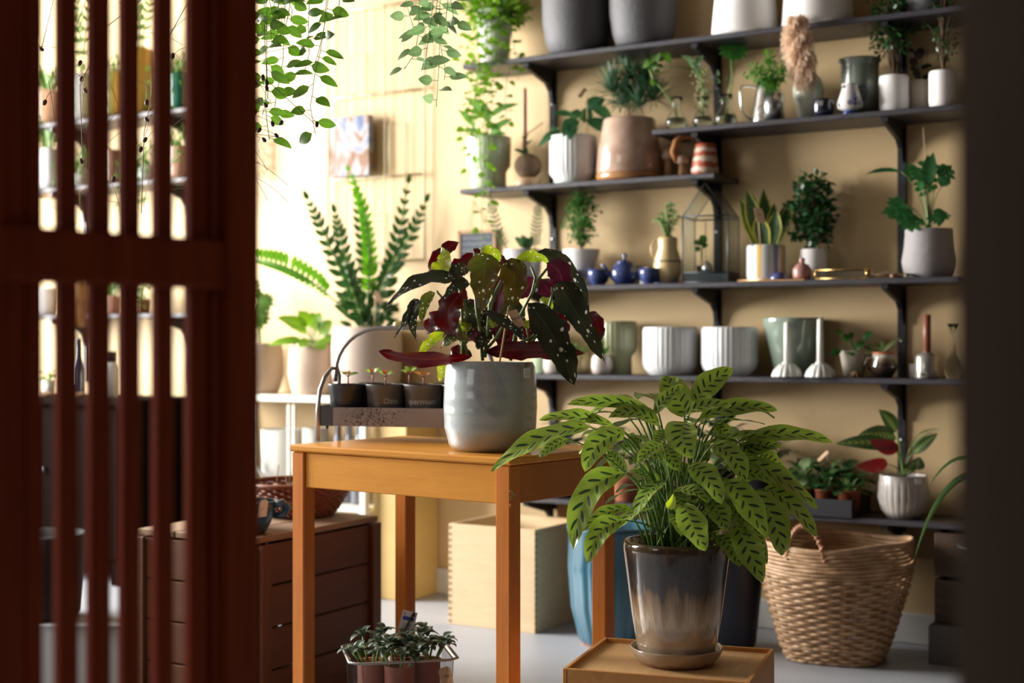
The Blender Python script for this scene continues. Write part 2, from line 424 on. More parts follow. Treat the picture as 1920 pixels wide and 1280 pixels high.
def paper_tag(name, mb_loc, u, v_, wd, ht, parent, txt=None, label=None, sz=.5, colr=None, hole=True):
    """thin card with u/v axes (vectors), optional handwriting"""
    u = Vector(u).normalized(); v_ = Vector(v_).normalized(); n_ = u.cross(v_).normalized(); c = Vector(mb_loc)
    M = Matrix((u, v_, n_)).transposed(); mb = MB(); x, y, b = wd/2, ht/2, min(wd, ht)*.22
    out = [(-x, -y), (x, -y), (x, y-b), (x-b, y), (-x+b, y), (-x, y-b)] if hole else [(-x, -y), (x, -y), (x, y), (-x, y)]
    th = .0006; k = len(out)
    vs = [c + M @ Vector((a, b_, -th)) for a, b_ in out] + [c + M @ Vector((a, b_, th)) for a, b_ in out]
    mb.add(vs, [tuple(reversed(range(k))), tuple(range(k, 2*k))] + [(i, (i+1) % k, k+(i+1) % k, k+i) for i in range(k)], False)
    if txt:
        mb.cur = 1; lines = txt.split('\n')
        for i, ln in enumerate(lines):
            textmb(mb, ln, wd*sz, lambda a, b_, i=i: c + M @ Vector((a, b_ + ht*(.12-.3*i) if len(lines) > 1 else b_, th*1.6)))
    o = mb.build(name, [colr or mat('kraft_card', (.62, .42, .25), .8), mat('black_ink', (.01, .01, .012), .6)], parent)
    if label: o['label'] = label
    return o
# ---------------------------------------------------------------- room (x along the back wall, y into the room)
k = NT('ochre_wall_paint'); v_ = k.coord('Object'); n_ = k.noise(v_, 1.6, 4); n2 = k.noise(v_, 55, 3)
k.col(k.mix(k.ramp(n_, [(.35, 0.0), (.65, 1.0)]), (.6, .43, .225), (.53, .37, .183))); k.set(rough=.6); k.bump(n2, .25, .003); OCHRE = k.m
k = NT('grey_concrete_floor'); v_ = k.coord('Object'); n_ = k.noise(v_, 2.5, 5); n2 = k.noise(v_, 60, 4)
k.col(k.mix(n_, (.4, .41, .44), (.3, .31, .34))); k.set(rough=.42); k.bump(n2, .12, .003); FLOORM = k.m
CREAM = mat('cream_wall_paint', (.5, .44, .32), .7)
SKIRT = mat('baseboard_paint', (.62, .6, .57), .5)
XL, XR, YF, HC = -5.95, 1.7, -6.9, 3.1
struct(MB().box(((XL+XR)/2, YF/2, -.05), (XR-XL+.4, -YF+.4, .1)).build('floor', FLOORM))
struct(MB().box(((XL+XR)/2, .06, HC/2), (XR-XL+.4, .12, HC)).build('wall_back', OCHRE))
struct(MB().box(((XL+XR)/2, YF/2, HC+.05), (XR-XL+.4, -YF+.4, .1)).build('ceiling', mat('ceiling_paint', (.12, .1, .08), .8)))
struct(MB().box((XR+.06, -1.5, HC/2), (.12, 3.0, HC)).build('wall_right', mat('dark_wall_paint', (.07, .05, .035), .8)))
mb = MB(); y0, y1, z0, z1 = -.6, -3.4, .7, 2.98
mb.box((XL-.06, (y0+.0)/2, HC/2), (.12, -y0, HC)); mb.box((XL-.06, (y1+YF)/2, HC/2), (.12, y1-YF, HC))
mb.box((XL-.06, (y0+y1)/2, z0/2), (.12, y0-y1, z0)); mb.box((XL-.06, (y0+y1)/2, (z1+HC)/2), (.12, y0-y1, HC-z1))
struct(mb.build('wall_left', CREAM))
mb = MB()
for yy in (y0, (y0*2+y1)/3, (y0+2*y1)/3, y1): mb.box((XL-.05, yy, (z0+z1)/2), (.05, .05, z1-z0))
for zz in (z0, z1): mb.box((XL-.05, (y0+y1)/2, zz), (.05, y0-y1, .05))
wn = struct(mb.build('window_1', mat('window_frame_paint', (.1, .09, .08), .5)))
struct(MB().box(((XL+XR)/2, -.008, .05), (XR-XL, .016, .1), bev=.004).build('baseboard_back', SKIRT))
# rafter-dark door post close on the right, and the slatted gate close on the left
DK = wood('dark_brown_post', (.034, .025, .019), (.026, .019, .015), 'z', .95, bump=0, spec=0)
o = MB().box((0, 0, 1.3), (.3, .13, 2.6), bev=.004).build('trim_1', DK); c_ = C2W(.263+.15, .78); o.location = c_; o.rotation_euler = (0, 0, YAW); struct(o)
# ---- gate
RED = wood('red_brown_gate_wood', (.34, .052, .011), (.2, .028, .006), 'z', .55, spec=.15)
e = Vector((.617, .787)); 
def gs(px):
    a = (px-960)/F; return (1.6*a+.297)/(.787*a-.617)
gyaw = math.atan2(CS*e.y+SN*e.x, CS*e.x-SN*e.y)
go = C2W(-.297, 1.6); gate = thing('slatted_gate', 'reddish brown wooden slatted gate, out of focus, in front of the shelves', 'gate', go, gyaw)
def gpart(name, pa, pb, z0, z1, th, off=0, bev=.003):
    s0, s1 = gs(pa), gs(pb); m = MB().box((0, 0, 0), (abs(s0-s1), th, z1-z0), bev=bev)
    return m.build(name, RED, gate, (-(s0+s1)/2, off, (z0+z1)/2))
gpart('stile', 400, 463, .02, 2.5, .045)
gpart('stile', -95, -20, .02, 2.5, .045)
gpart('edge_strip', 383, 401, .05, 2.5, .01, off=.012)
for a_, b_ in ((38, 75), (105, 142), (165, 203), (225, 258), (288, 320), (350, 384)): gpart('slat', a_, b_, .06, 2.5, .016)
gpart('slat', -18, 39, .06, 2.5, .016)
for z_ in (1.0567, .14, 2.3): gpart('rail', -95, 402, z_-.0265, z_+.0265, .036, off=-.002)
# ---- wall-hung shelves
BLK = mat('black_stained_shelf_board', (.02, .017, .023), .42, c2=(.034, .029, .038), stretch=(1, 6, 40), sc_=9, bump=.4, bs=20)
BM = mat('black_steel', (.012, .012, .015), .45)
XB = [-2.557, -1.903, -1.262]
SZ = {1: 1.997, 2: 1.698, 3: 1.539, 4: 1.176, 5: .8635, 6: .424}
TH = .018; SD = .23
def pxx(px, d=SD):
    t = tdepth(px, d); return ((px-960)/F*CS - SN)*t
SHX = {1: (pxx(867), .2), 2: (pxx(1222), .2), 3: (pxx(862), -1.823), 4: (-2.62, pxx(1800)), 5: (-2.70, .2), 6: (-2.62, -.7)}
SHL = {1: 'long black wall shelf at the top, carrying the grey and white planters', 2: 'black wall shelf carrying the glass vases, silver jug and pampas vase',
       3: 'short black wall shelf carrying the ribbed pots and the wooden mushrooms', 4: 'black wall shelf carrying the blue tea set and glass house',
       5: 'black wall shelf carrying the white ribbed pots and candle holders', 6: 'lowest black wall shelf, just above the wicker basket'}
for i, (a_, b_) in SHX.items():
    o = tag(MB().box((0, 0, 0), (b_-a_, SD-.012, TH), bev=.002).build('wall_shelf', BLK), SHL[i], 'shelf', 'black wall shelves')
    o.location = ((a_+b_)/2, -(SD+.012)/2, SZ[i]-TH/2)
def bracket(x, z, L=.2):
    mb = MB(); w_ = .014
    mb.box((x, -L/2-.012, z-.006), (w_*1.6, L, .012)); mb.box((x, -.018, z-.06), (w_, .012, .12))
    pts = [(0, -.02), (-L, -.02), (-L, -.026), (-.05, -.062), (-.022, -.085), (-.012, -.12), (0, -.12)]
    vs = [Vector((x+sg*w_/2, y-.012, z+zz+.01)) for sg in (-1, 1) for (y, zz) in pts]; k_ = len(pts)
    mb.add(vs, [tuple(range(k_)), tuple(reversed(range(k_, 2*k_)))] + [(i, k_+i, k_+(i+1) % k_, (i+1) % k_) for i in range(k_)], False)
    return mb
WH = {0: 'beside the ochre plinth', 1: 'behind the glass house', 2: 'at the end by the dark post'}
LB = ('passing behind the potted bush left of the teapot', 'passing behind the glass house', 'nearest the dark post')
for bi, x in enumerate(XB):
    rail = thing('shelf_rail', 'black upright shelf rail on the wall, '+LB[bi], 'shelf rail', (x, 0, .36), group='black shelf rails')
    m = MB().box((0, -.006, .95), (.026, .012, 1.9)); 
    for q in range(40): m.box((-.005, -.0125, .04+q*.045), (.003, .001, .016)); m.box((.005, -.0125, .04+q*.045), (.003, .001, .016))
    m.build('channel', BM, rail)
    for q in (.3, .62, 1.0, 1.5): MB().ell((0, -.013, q), (.006, .004, .006)).build('screw', mat('screw_steel', (.6, .6, .62), .3, metal=1), rail)
    for i, (a_, b_) in SHX.items():
        if a_-.05 < x < b_+.05: bracket(0, SZ[i]-TH-.36).build('bracket', BM, rail)
# shelf unit seen through the gate slats
LZ = [1.955, 1.665, 1.10]
LS = ['black wall shelf behind the gate slats, topmost of three', 'black wall shelf behind the gate slats, middle of three', 'black wall shelf behind the gate slats, lowest of three']
for i, z in enumerate(LZ):
    o = tag(MB().box((0, 0, 0), (1.16, SD-.012, TH), bev=.002).build('wall_shelf', BLK), LS[i], 'shelf', 'black wall shelves behind the gate'); o.location = (-4.68, -(SD+.012)/2, z-TH/2)
for x in (-5.0, -4.36):
    rail = thing('shelf_rail', 'black shelf rail behind the gate slats, '+('further from the light trellis' if x < -4.5 else 'nearer to the light trellis'), 'shelf rail', (x, 0, .8), group='black shelf rails behind the gate')
    MB().box((0, -.006, .65), (.026, .012, 1.3)).build('channel', BM, rail)
    for z in LZ: bracket(0, z-TH-.8).build('bracket', BM, rail)
# ---------------------------------------------------------------- items standing on shelves
class It:
    """something standing at image column px, d metres in front of the back wall, on height z"""
    def __init__(s, px, d, z, t=None):
        s.t = t or tdepth(px, d); s.px = px; s.z = z
        p = P(px, 645, s.t); s.loc = Vector((p.x, p.y, z)); s.s = s.t/F
    def q(s, px, py, dd=0): return P(px, py, s.t+dd) - s.loc
    def zz(s, py): return zy(py, s.t) - s.z
def sh(px, i, d=.12): return It(px, d, SZ[i])
def potprof(it, prof, wall=.006, depth=.25):
    pr = [(hw*it.s, max(0, it.zz(y))) for hw, y in prof]
    pr[0] = (pr[0][0], 0); b = .003
    out = [(max(.001, pr[0][0]-b), 0), (pr[0][0], b)] + pr[1:]
    r, z = pr[-1]; H = z
    out[-1] = (r, z-.002); out += [(r-.0015, z), (r-wall+.001, z), (r-wall, z-.003)]
    zs = H*(1-depth); ri = r
    for (r0, z0_), (r1, z1_) in zip(pr[:-1], pr[1:]):
        if z0_ <= zs <= z1_ and z1_ > z0_: ri = r0+(r1-r0)*(zs-z0_)/(z1_-z0_)
    out += [(ri-wall, zs)]
    return out, zs, ri-wall, H
def pot(root, it, prof, m, name='pot', rib=None, soil=True, wall=.006, depth=.12, n=48, closed=True):
    out, zs, ri, H = potprof(it, prof, wall, depth)
    if rib: rib = (rib[0], rib[1], H*rib[2], H*rib[3]); n = rib[0]*8
    mb = MB().lathe(out, n, rib=rib)
    if soil: MB().disc((0, 0, zs), ri+.001, 20, .004).build('soil', SOIL(), root)
    else: mb.disc((0, 0, zs), ri+.002, 20, 0)
    o = mb.build(name, m, root); return H
def start(name, it, label, cat, group=None): return thing(name, label, cat, it.loc, 0, group)
def fin(root, fol, st, fm, sm=None, fname='foliage'):
    if st.v: st.build('stems', sm or STEM(), root)
    if fol.v: fol.build(fname, fm, root)
def leaves_px(it, fol, lst, dflt=ZZ*.6+TOC*.6, shape='ovate', st=None, base=None, sr=.0016, arch=.1):
    """lst: (ax, ay, bx, by, width_px[, dd[, shape]]) leaf blades given by where base and tip are"""
    for l in lst:
        dd = l[5] if len(l) > 5 else 0; sp = l[6] if len(l) > 6 else shape
        A = it.q(l[0], l[1], dd*.6); B = it.q(l[2], l[3], dd)
        fol.leaf(A, B, dflt+rv(.15), l[4]*it.s, sp, arch=arch, wave=.03)
        if st is not None: stem(st, base, A, sr)
# ======================= top shelf (1)
it = sh(928, 1, .13); r = start('trailing_plant', it, 'white ribbed pot overflowing with bright green trailing vines on the top shelf', 'plant')
H = pot(r, it, [(25, 112), (30, 70), (35, 22)], MATTW(), rib=(24, .02, .1, .9)); fol = MB(); st = MB()
rosette(fol, st, (0, 0, H-.01), 70, .12, .04, .06, 4, 'ovate', tilt=(-.2, 1.3))
bush(fol, st, (0, 0, H-.06), .16, .115, 60, 10, .034, 11, low=0)
for i, (a, b, dd, yb) in enumerate([(905, 885, -.06, 330), (915, 900, -.09, 490), (925, 912, -.10, 430), (893, 872, -.03, 280), (940, 930, -.1, 190), (960, 975, -.08, 170), (985, 1012, 0, 75), (955, 948, -.1, 250), (900, 880, -.07, 350), (910, 890, -.09, 240), (935, 905, -.1, 260), (890, 855, -.02, 150)]):
    pts = [it.q((928+a)/2, 35, dd*.3), it.q(a, 22, dd*.7), it.q(a-3, 50, dd)]
    y = 90
    while y < yb: pts.append(it.q(a+(b-a)*(y-50)/(yb-50+1)+R.uniform(-4, 4), y, dd-.02)); y += 30
    trail(fol, st, pts, .024 if yb < 300 else .036, .036, .032, 20+i, 'ovate')
fin(r, fol, st, GB())
GREYP = mat('dark_grey_stoneware', (.085, .083, .088), .6, c2=(.065, .063, .068), bump=.7, bs=160)
for px, yb, hw, lab in ((1082, 105, 66, 'large dark grey stoneware planter on the top shelf, beside the trailing vine pot'), (1206, 90, 64, 'large dark grey stoneware planter on the top shelf, beside the white planters')):
    it = sh(px, 1, .145); r = start('grey_planter', it, lab, 'planter', 'dark grey planters on the top shelf')
    s = it.s; prof = [(hw*s*.62, 0), (hw*s*.80, .012), (hw*s*.9, .05), (hw*s*.985, .12), (hw*s, .2), (hw*s*.96, .28), (hw*s*.93, .3), (hw*s*.88, .3), (hw*s*.88, .25), (.01, .2)]
    MB().lathe(prof, 56).build('pot', GREYP, r); MB().disc((0, 0, .25), hw*s*.87, 20, .004).build('soil', SOIL(), r)
for px, hb, ht, lab in ((1397, 63, 50, 'large matt white tapered planter on the top shelf, beside the grey planters'), (1533, 67, 56, 'large matt white tapered planter on the top shelf, above the feathery pampas plume')):
    it = sh(px, 1, .14); r = start('white_planter', it, lab, 'planter', 'white planters on the top shelf'); s = it.s
    prof = [(hb*s*.97, 0), (hb*s, .006), (hb*s*.98, .03), (ht*s*1.02, .24), (ht*s, .25), (ht*s-.008, .25), (ht*s-.008, .2), (.01, .2)]
    MB().lathe(prof, 56).build('pot', MATTW(), r)
    if px > 1500:
        m = MB()
        for a in range(3): m.tube([it.q(1585, 10+a*3, -.115), it.q(1590, 14+a*3, -.115)], .0006, 4)
        m.build('pencil_mark', mat('pencil_grey', (.3, .3, .33), .6), r)
it = sh(1742, 1, .13); r = start('dark_planter', it, 'small dark bowl-shaped planter at the right end of the top shelf', 'planter')
MB().lathe([(.02, 0), (.05, .012), (.07, .05), (.075, .1), (.07, .1), (.066, .06), (.01, .05)], 40).build('pot', GREYP, r)
# ======================= shelf 2
def gvase(px, hw, ytop, lab, hb=None):
    it = sh(px, 2, .15); r = start('glass_vase', it, lab, 'vase', 'small clear glass vases'); s = it.s; H = it.zz(ytop)
    pr = [(hw*s*.7, .002), (hw*s, H*.18), (hw*s*.9, H*.38), (hw*s*.42, H*.62), (hw*s*.38, H*.8), (hw*s*.62, H)]
    out = [(.001, 0)] + pr + [(a-.0015, z) for a, z in reversed(pr[1:])] + [(hw*s*.6, .005), (.001, .005)]
    MB().lathe(out, 28).build('vase', glass('clear_glass', (.93, .97, .96)), r)
    MB().lathe([(.001, .007), (hw*s*.62, .008), (hw*s*.93, H*.18), (hw*s*.8, H*.38), (.001, H*.38)], 24).build('water', glass('water_in_vase', (.85, .93, .88), ior=1.33), r)
    return it, r, s
it, r, s = gvase(1268, 21, 183, 'small clear glass vase with a leaf cutting, beside the pine-like potted tuft')
fol = MB(); st = MB(); pts = [it.q(1272, 228), it.q(1262, 195), it.q(1240, 165), it.q(1225, 150), it.q(1218, 130)]; st.tube(pts, .0028, 6)
splitleaf(fol, it.q(1222, 132), it.q(1238, 98, -.02), TOC*.7+ZZ*.6, .065, 3); splitleaf(fol, it.q(1235, 125), it.q(1212, 118, -.03), ZZ+TOC*.3, .06, 3)
leaves_px(it, fol, [(1222, 148, 1224, 162, 12), (1240, 100, 1258, 118, 22), (1225, 112, 1207, 128, 22)])
st.tube([it.q(1240, 128), it.q(1275, 126), it.q(1303, 132)], .0018, 5)
fin(r, fol, st, G1())
it, r, s = gvase(1318, 19, 182, 'small clear glass vase with a spray of pale green flowers')
fol = MB(); st = MB(); st.tube([it.q(1320, 225), it.q(1316, 180), it.q(1318, 130)], .002, 6)
for i in range(130):
    v = R.random(); p = it.q(1316+R.gauss(0, 8*(.4+v)), 200-70*v+R.gauss(0, 3), R.gauss(0, .012)); fol.ell(p, (.0028,)*3, 5, 4)
fol.build('flowers', mat('pale_green_petals', (.4, .44, .2), .7), r)
fol = MB(); leaves_px(it, fol, [(1303, 128, 1318, 103, 20), (1303, 128, 1290, 118, 16), (1306, 125, 1312, 150, 14), (1300, 118, 1276, 104, 14)]); 
for i in range(14): p = it.q(1320+R.gauss(0, 10), R.uniform(160, 215), R.gauss(0, .01)); fol.leaf(p, p+rv(.02), TOC, .008)
fin(r, fol, st, GP())
it, r, s = gvase(1361, 22, 178, 'small clear glass vase holding one upright monstera leaf')
fol = MB(); st = MB(); st.tube([it.q(1360, 225), it.q(1368, 175), it.q(1373, 140), it.q(1371, 112)], .003, 6)
splitleaf(fol, it.q(1377, 76, .01), it.q(1373, 118, -.02), TOC+ZZ*.3, .10, 4)
fin(r, fol, st, leafmat('monstera_leaf', (.03, .13, .025), (.06, .2, .04)))
fol = MB(); st = MB()
for i in range(8): p = it.q(1350+R.gauss(0, 6), R.uniform(140, 190), R.gauss(0, .01)); fol.leaf(p, p+rv(.022), TOC, .009)
fol.build('sprig_leaves', GP(), r)
SIL = mat('brushed_silver', (.6, .58, .55), .22, metal=1, c2=(.45, .43, .4)); PEW = mat('pewter', (.42, .42, .43), .3, metal=1)
it = sh(1440, 2, .11); r = start('silver_pitcher', it, 'silver metal pitcher with an angular handle', 'pitcher')
H = it.zz(148); s = it.s
MB().lathe([(.001, 0), (34*s, .001), (34*s, .008), (30*s, H*.3), (22*s, H*.8), (20*s, H), (19*s, H), (21*s, H*.8), (28*s, .02), (.001, .02)], 40).build('body', SIL, r)
MB().tube([it.q(1418, 163, -.01), it.q(1390, 162, -.03), it.q(1388, 170, -.03), it.q(1390, 205, -.03), it.q(1400, 218, -.02), it.q(1412, 226, -.02)], .0035, 8).build('handle', SIL, r)
it = sh(1450, 2, .19); r = start('silver_cup', it, 'small silver cup with a ring handle planted with feathery asparagus fern', 'potted plant')
H = it.zz(177); s = it.s
MB().lathe([(.001, 0), (14*s, .001), (18*s, H*.5), (19*s, H), (18*s, H), (17*s, H*.8), (.001, H*.8)], 32).build('cup', PEW, r)
MB().tube([it.q(1434, 200)+Vector((0, 0, 0)), it.q(1424, 198), it.q(1420, 208), it.q(1424, 218), it.q(1436, 216)], .0016, 6).build('handle', PEW, r)
fol = MB(); st = MB(); B0 = Vector((0, 0, H*.8))
for (x, y, n) in ((1420, 125, 5), (1445, 110, 4), (1470, 118, 5), (1432, 140, 4), (1462, 140, 5), (1448, 150, 4), (1408, 130, 3), (1440, 98, 3)):
    c = it.q(x, y, R.uniform(-.03, .03)); p = stem(st, B0, c, .0012)
    for j in range(70):
        v = R.random()**.5; q = B0.lerp(c, .35+.65*v) + rv(.016); fol.leaf(q, q+rv(.02), ZZ, .008, 'lance', n=2, cr=1)
fin(r, fol, st, leafmat('asparagus_fern', (.06, .22, .02), (.12, .32, .05)))
CEL = mat('celadon_glaze', (.5, .53, .42), .28, c2=(.42, .46, .36), coat=.3)
it = sh(1516, 2, .11); r = start('celadon_vase', it, 'pale green tapering vase holding the pampas plume', 'vase'); s = it.s; H = it.zz(138)
MB().lathe([(.001, 0), (15*s, .001), (19*s, H*.15), (28*s, H*.55), (29.5*s, H*.7), (24*s, H*.88), (15*s, H*.97), (16*s, H), (14*s, H), (13*s, H*.95), (.01, H*.6)], 40).build('vase', CEL, r)
it2 = It(1500, .14, SZ[2]+H*.98); r = thing('pampas_plume', 'fluffy beige dried pampas plume standing in the pale green vase', 'dried grass', it2.loc)
st = MB(); pts = [it2.q(1515, 160, .0), it2.q(1506, 130, -.05), it2.q(1498, 80, -.11), it2.q(1495, 40, -.15)]; st.tube(pts, .002, 5); fol = MB()
pass
for i in range(7000):
    v = R.random(); y = 30+145*v; wv = 26*math.sin(PI*min(1, v*.85+.13))**.7; c = it2.q(1494+14*v-4*math.sin(v*5), y, -.165*(1-v))
    a = R.uniform(0, 2*PI); cl_ = .75+.35*math.sin(a*5+v*23); rr_ = wv*it2.s*R.random()**.4*cl_; p = c + Vector((math.cos(a)*rr_, math.sin(a)*rr_, 0)); fol.leaf(p, p + Vector((math.cos(a)*.012, math.sin(a)*.012, R.uniform(-.028, .01))), rv(1), .004, 'lance', n=2, cr=1)
k = leafmat('pampas_fluff', (.8, .66, .52), (.58, .43, .31), rough=.9, tr=.3); fin(r, fol, st, k, mat('straw', (.5, .36, .18), .8), 'plume')
it = sh(1544, 2, .19); r = start('dark_cup', it, 'small dark blue cup with a white price sticker', 'cup'); s = it.s; H = it.zz(187)
NAVY = mat('navy_glaze', (.012, .014, .03), .15, coat=.5)
MB().lathe([(.001, 0), (14*s, .001), (19*s, H*.25), (19.5*s, H*.9), (18*s, H), (17*s, H*.97), (17*s, H*.3), (.001, H*.2)], 32).build('cup', NAVY, r)
a = it.q(1537, 193, -19*s); paper_tag('price_sticker', a - VF*.001, VR, ZZ, .018, .014, r, colr=mat('white_paper', (.8, .8, .8), .7), hole=False, label='white price sticker')
it = sh(1612, 2, .1); r = start('sage_crock', it, 'tall sage green stoneware vase with a flared rim', 'vase'); s = it.s; H = it.zz(112)
SAGE = mat('sage_glaze', (.17, .2, .16), .22, c2=(.12, .145, .12), coat=.4)
MB().lathe([(.001, 0), (32*s, .001), (35*s, H*.2), (35*s, H*.85), (36*s, H*.93), (40*s, H*.97), (40*s, H), (34*s, H), (32*s, H*.8), (.001, H*.3)], 48).build('vase', SAGE, r)
it = sh(1594, 2, .195); r = start('blue_white_jug', it, 'small white jug with blue painted flourishes and a blue foot', 'jug'); s = it.s; H = it.zz(158)
jp = [(.001, 0), (14*s, .001), (14*s, .006), (11*s, .012), (23*s, H*.22), (24*s, H*.38), (17*s, H*.75), (14*s, H*.9), (16*s, H), (15*s, H), (13*s, H*.9), (.01, H*.5)]
DB = mat('cobalt_paint', (.015, .05, .2), .25); JW = mat('jug_white_glaze', (.72, .68, .66), .2, coat=.4)
MB().lathe(jp[3:], 40).build('body', JW, r); MB().lathe([(.001, 0), (14*s, .001), (14*s, .006), (11*s, .0125), (.001, .0125)], 32).build('foot', DB, r)
def jr(z):
    for (r0, z0_), (r1, z1_) in zip(jp[:-1], jp[1:]):
        if z0_ <= z <= z1_ and z1_ > z0_: return r0+(r1-r0)*(z-z0_)/(z1_-z0_)
    return 15*s
def onjug(u, v):           # u: angle from the facing direction, v: height fraction
    z = v*H; rad = jr(z)+.0008; return (TOC*math.cos(u)+VR*math.sin(u))*rad + ZZ*z
for side in (-1, 1):
    m = MB(); m.tube([onjug(.15+side*x_, y_) for x_, y_ in ((0, .25), (.2, .35), (.5, .42), (.6, .33), (.45, .27), (.33, .33))], .0017, 5)
    m.tube([onjug(.15+side*x_, y_) for x_, y_ in ((.05, .4), (.16, .48), (.3, .5))], .0014, 5); m.build('painted_scroll', DB, r)
m = MB(); m.tube([onjug(.15, y_) for y_ in (.24, .35, .5, .62, .68)], [.001, .002, .0035, .003, .0006], 5)
m.build('painted_bud', DB, r)
MB().tube([onjug(-1.2, y_) for y_ in (.2, .3, .4)], [.0015, .004, .001], 5).build('painted_leaf', DB, r); MB().tube([onjug(-1.1, y_) for y_ in (.85, .95)], [.004, .003], 5).build('painted_rim_dab', DB, r)
MB().tube([it.q(1607, 163), it.q(1620, 160), it.q(1626, 168), it.q(1622, 185), it.q(1614, 192)], .0022, 7).build('handle', DB, r)
it = sh(1676, 2, .14); r = start('maidenhair_pot', it, 'white cylinder pot with tall lacy dark green maidenhair', 'potted plant')
H = pot(r, it, [(24, 207), (27, 200), (27.5, 150), (26.5, 143)], MATTW()); fol = MB(); st = MB()
bush(fol, st, (0, 0, H-.02), .40, .07, 60, 16, .019, 31, low=.25, shape='round', prof=lambda f_: .7+.5*abs(math.sin(f_*9)))
fin(r, fol, st, GD(), BARK())
it = sh(1725, 2, .1); r = start('dark_leaf_pot', it, 'beige pot with a small plant of blackish leaves', 'potted plant')
H = pot(r, it, [(19, 207), (20, 180), (21, 152)], mat('beige_stoneware', (.34, .28, .22), .6, bump=.2)); fol = MB(); st = MB()
leaves_px(it, fol, [(1715, 125, 1708, 108, 18), (1718, 112, 1730, 90, 18), (1722, 135, 1705, 128, 16), (1727, 130, 1748, 122, 16), (1722, 148, 1714, 132, 16), (1730, 148, 1745, 142, 14), (1715, 100, 1702, 92, 14)], st=st, base=Vector((0, 0, H-.02)), shape='round')
fin(r, fol, st, GX(), BARK()); MB().tube([it.q(1738, 152), it.q(1738, 90)], .0012, 5).build('stick', BARK(), r)
it = sh(1768, 2, .17); r = start('maidenhair_pot', it, 'white cylinder pot with wispy maidenhair half hidden by the dark post', 'potted plant')
H = pot(r, it, [(24, 200), (25.5, 190), (25.5, 140), (24.5, 134)], MATTW()); fol = MB(); st = MB()
bush(fol, st, (0, 0, H-.02), .34, .05, 34, 9, .015, 33, low=.2, shape='round')
fin(r, fol, st, GD(), BARK())
# ======================= shelf 3
PG = mat('pale_green_glaze', (.5, .56, .38), .25, c2=(.43, .5, .33), coat=.4)
it = sh(916, 3, .13); r = start('footed_green_pot', it, 'pale green ribbed footed pot with a leafy plant under the trailing vines', 'potted plant')
H = pot(r, it, [(34, 352), (33, 325), (35, 320), (41, 312), (43, 262), (43, 258)], PG, rib=(30, .018, .3, .95)); fol = MB(); st = MB()
leaves_px(it, fol, [(905, 215, 870, 182, 22), (890, 240, 858, 205, 16), (915, 222, 975, 195, 24, -.04), (918, 255, 962, 222, 22, -.05), (905, 250, 868, 245, 16, -.02), (915, 230, 905, 190, 20), (910, 235, 940, 245, 18, -.05), (895, 225, 872, 218, 16, .03), (905, 258, 880, 262, 16, -.05), (925, 255, 950, 250, 16, .04)], st=st, base=Vector((0, 0, H-.02)), shape='lance')
fin(r, fol, st, leafmat('leaf_fresh_green', (.1, .26, .06), (.18, .36, .1)))
it = sh(990, 3, .13); r = start('kokedama', it, 'brown moss ball with a small orchid on a round wooden stand', 'potted plant')
MB().lathe([(.001, 0), (24*it.s, .001), (25*it.s, .01), (25*it.s, .034), (22*it.s, .036), (.001, .034)], 32).build('stand', mat('pale_wood', (.55, .36, .2), .5), r)
m = MB(); m.ell((0, 0, .036+23*it.s), (26*it.s, 26*it.s, 24*it.s), 20, 14); o = m.build('moss_ball', mat('coir', (.16, .1, .055), .95, c2=(.07, .045, .025), sc_=60, bump=1, bs=120), r)
fol = MB(); st = MB(); st.tube([it.q(985, 292), it.q(984, 268), it.q(990, 250), it.q(1018, 230)], .002, 6); leaves_px(it, fol, [(986, 290, 962, 280, 10), (986, 290, 985, 275, 10), (988, 272, 998, 262, 6), (986, 262, 978, 255, 6)]); fin(r, fol, st, GD(), BARK())
it = sh(984, 3, .06); r = start('pink_taper_candle', it, 'slim pink taper candle in a small holder behind the moss ball', 'candle'); H = it.zz(165)
MB().lathe([(.001, 0), (.022, .001), (.02, .01), (.009, .03), (.01, .05), (.001, .05)], 24).build('holder', PG, r); MB().lathe([(.001, .05), (.0095, .05), (.0075, H-.005), (.003, H), (.001, H)], 16).build('candle', mat('pink_wax', (.55, .26, .2), .5), r); MB().tube([(0, 0, H-.002), (0, 0, H+.008)], .0006, 4).build('wick', mat('wick', (.05, .04, .03), .9), r)
PW = mat('white_grey_glaze', (.66, .67, .66), .22, c2=(.58, .6, .6), coat=.4)
it = sh(1075, 3, .14); r = start('ribbed_peperomia_pot', it, 'white ribbed pot of dark broad-leaved plant with a tag stick, on the short shelf', 'potted plant')
H = pot(r, it, [(36, 346), (37, 336), (44, 326), (44, 262), (44, 256)], PW, rib=(32, .02, .17, .96)); fol = MB(); st = MB()
leaves_px(it, fol, [(1078, 218, 1035, 215, 22, -.03), (1080, 222, 1056, 256, 30, -.09), (1100, 225, 1155, 258, 34, -.06), (1100, 205, 1135, 185, 34, .02), (1095, 230, 1104, 200, 26, .03), (1050, 245, 1010, 275, 20, -.02), (1045, 240, 1035, 252, 20, .02), (1075, 225, 1085, 205, 22, .05), (1072, 232, 1068, 262, 22, -.1), (1110, 200, 1150, 230, 30, .05)], st=st, base=Vector((0, 0, H-.02)))
fin(r, fol, st, leafmat('leaf_blue_green', (.025, .09, .045), (.07, .17, .06), rough=.3))
MB().tube([it.q(1102, 248), it.q(1100, 180)], .0018, 5).build('stick', mat('kraft_card', (.62, .42, .25), .8), r)
paper_tag('plant_tag', it.q(1092, 174, -.01), VR*.75+ZZ, TOC*.2+VR*-1+ZZ*.75, .04, .014, r)
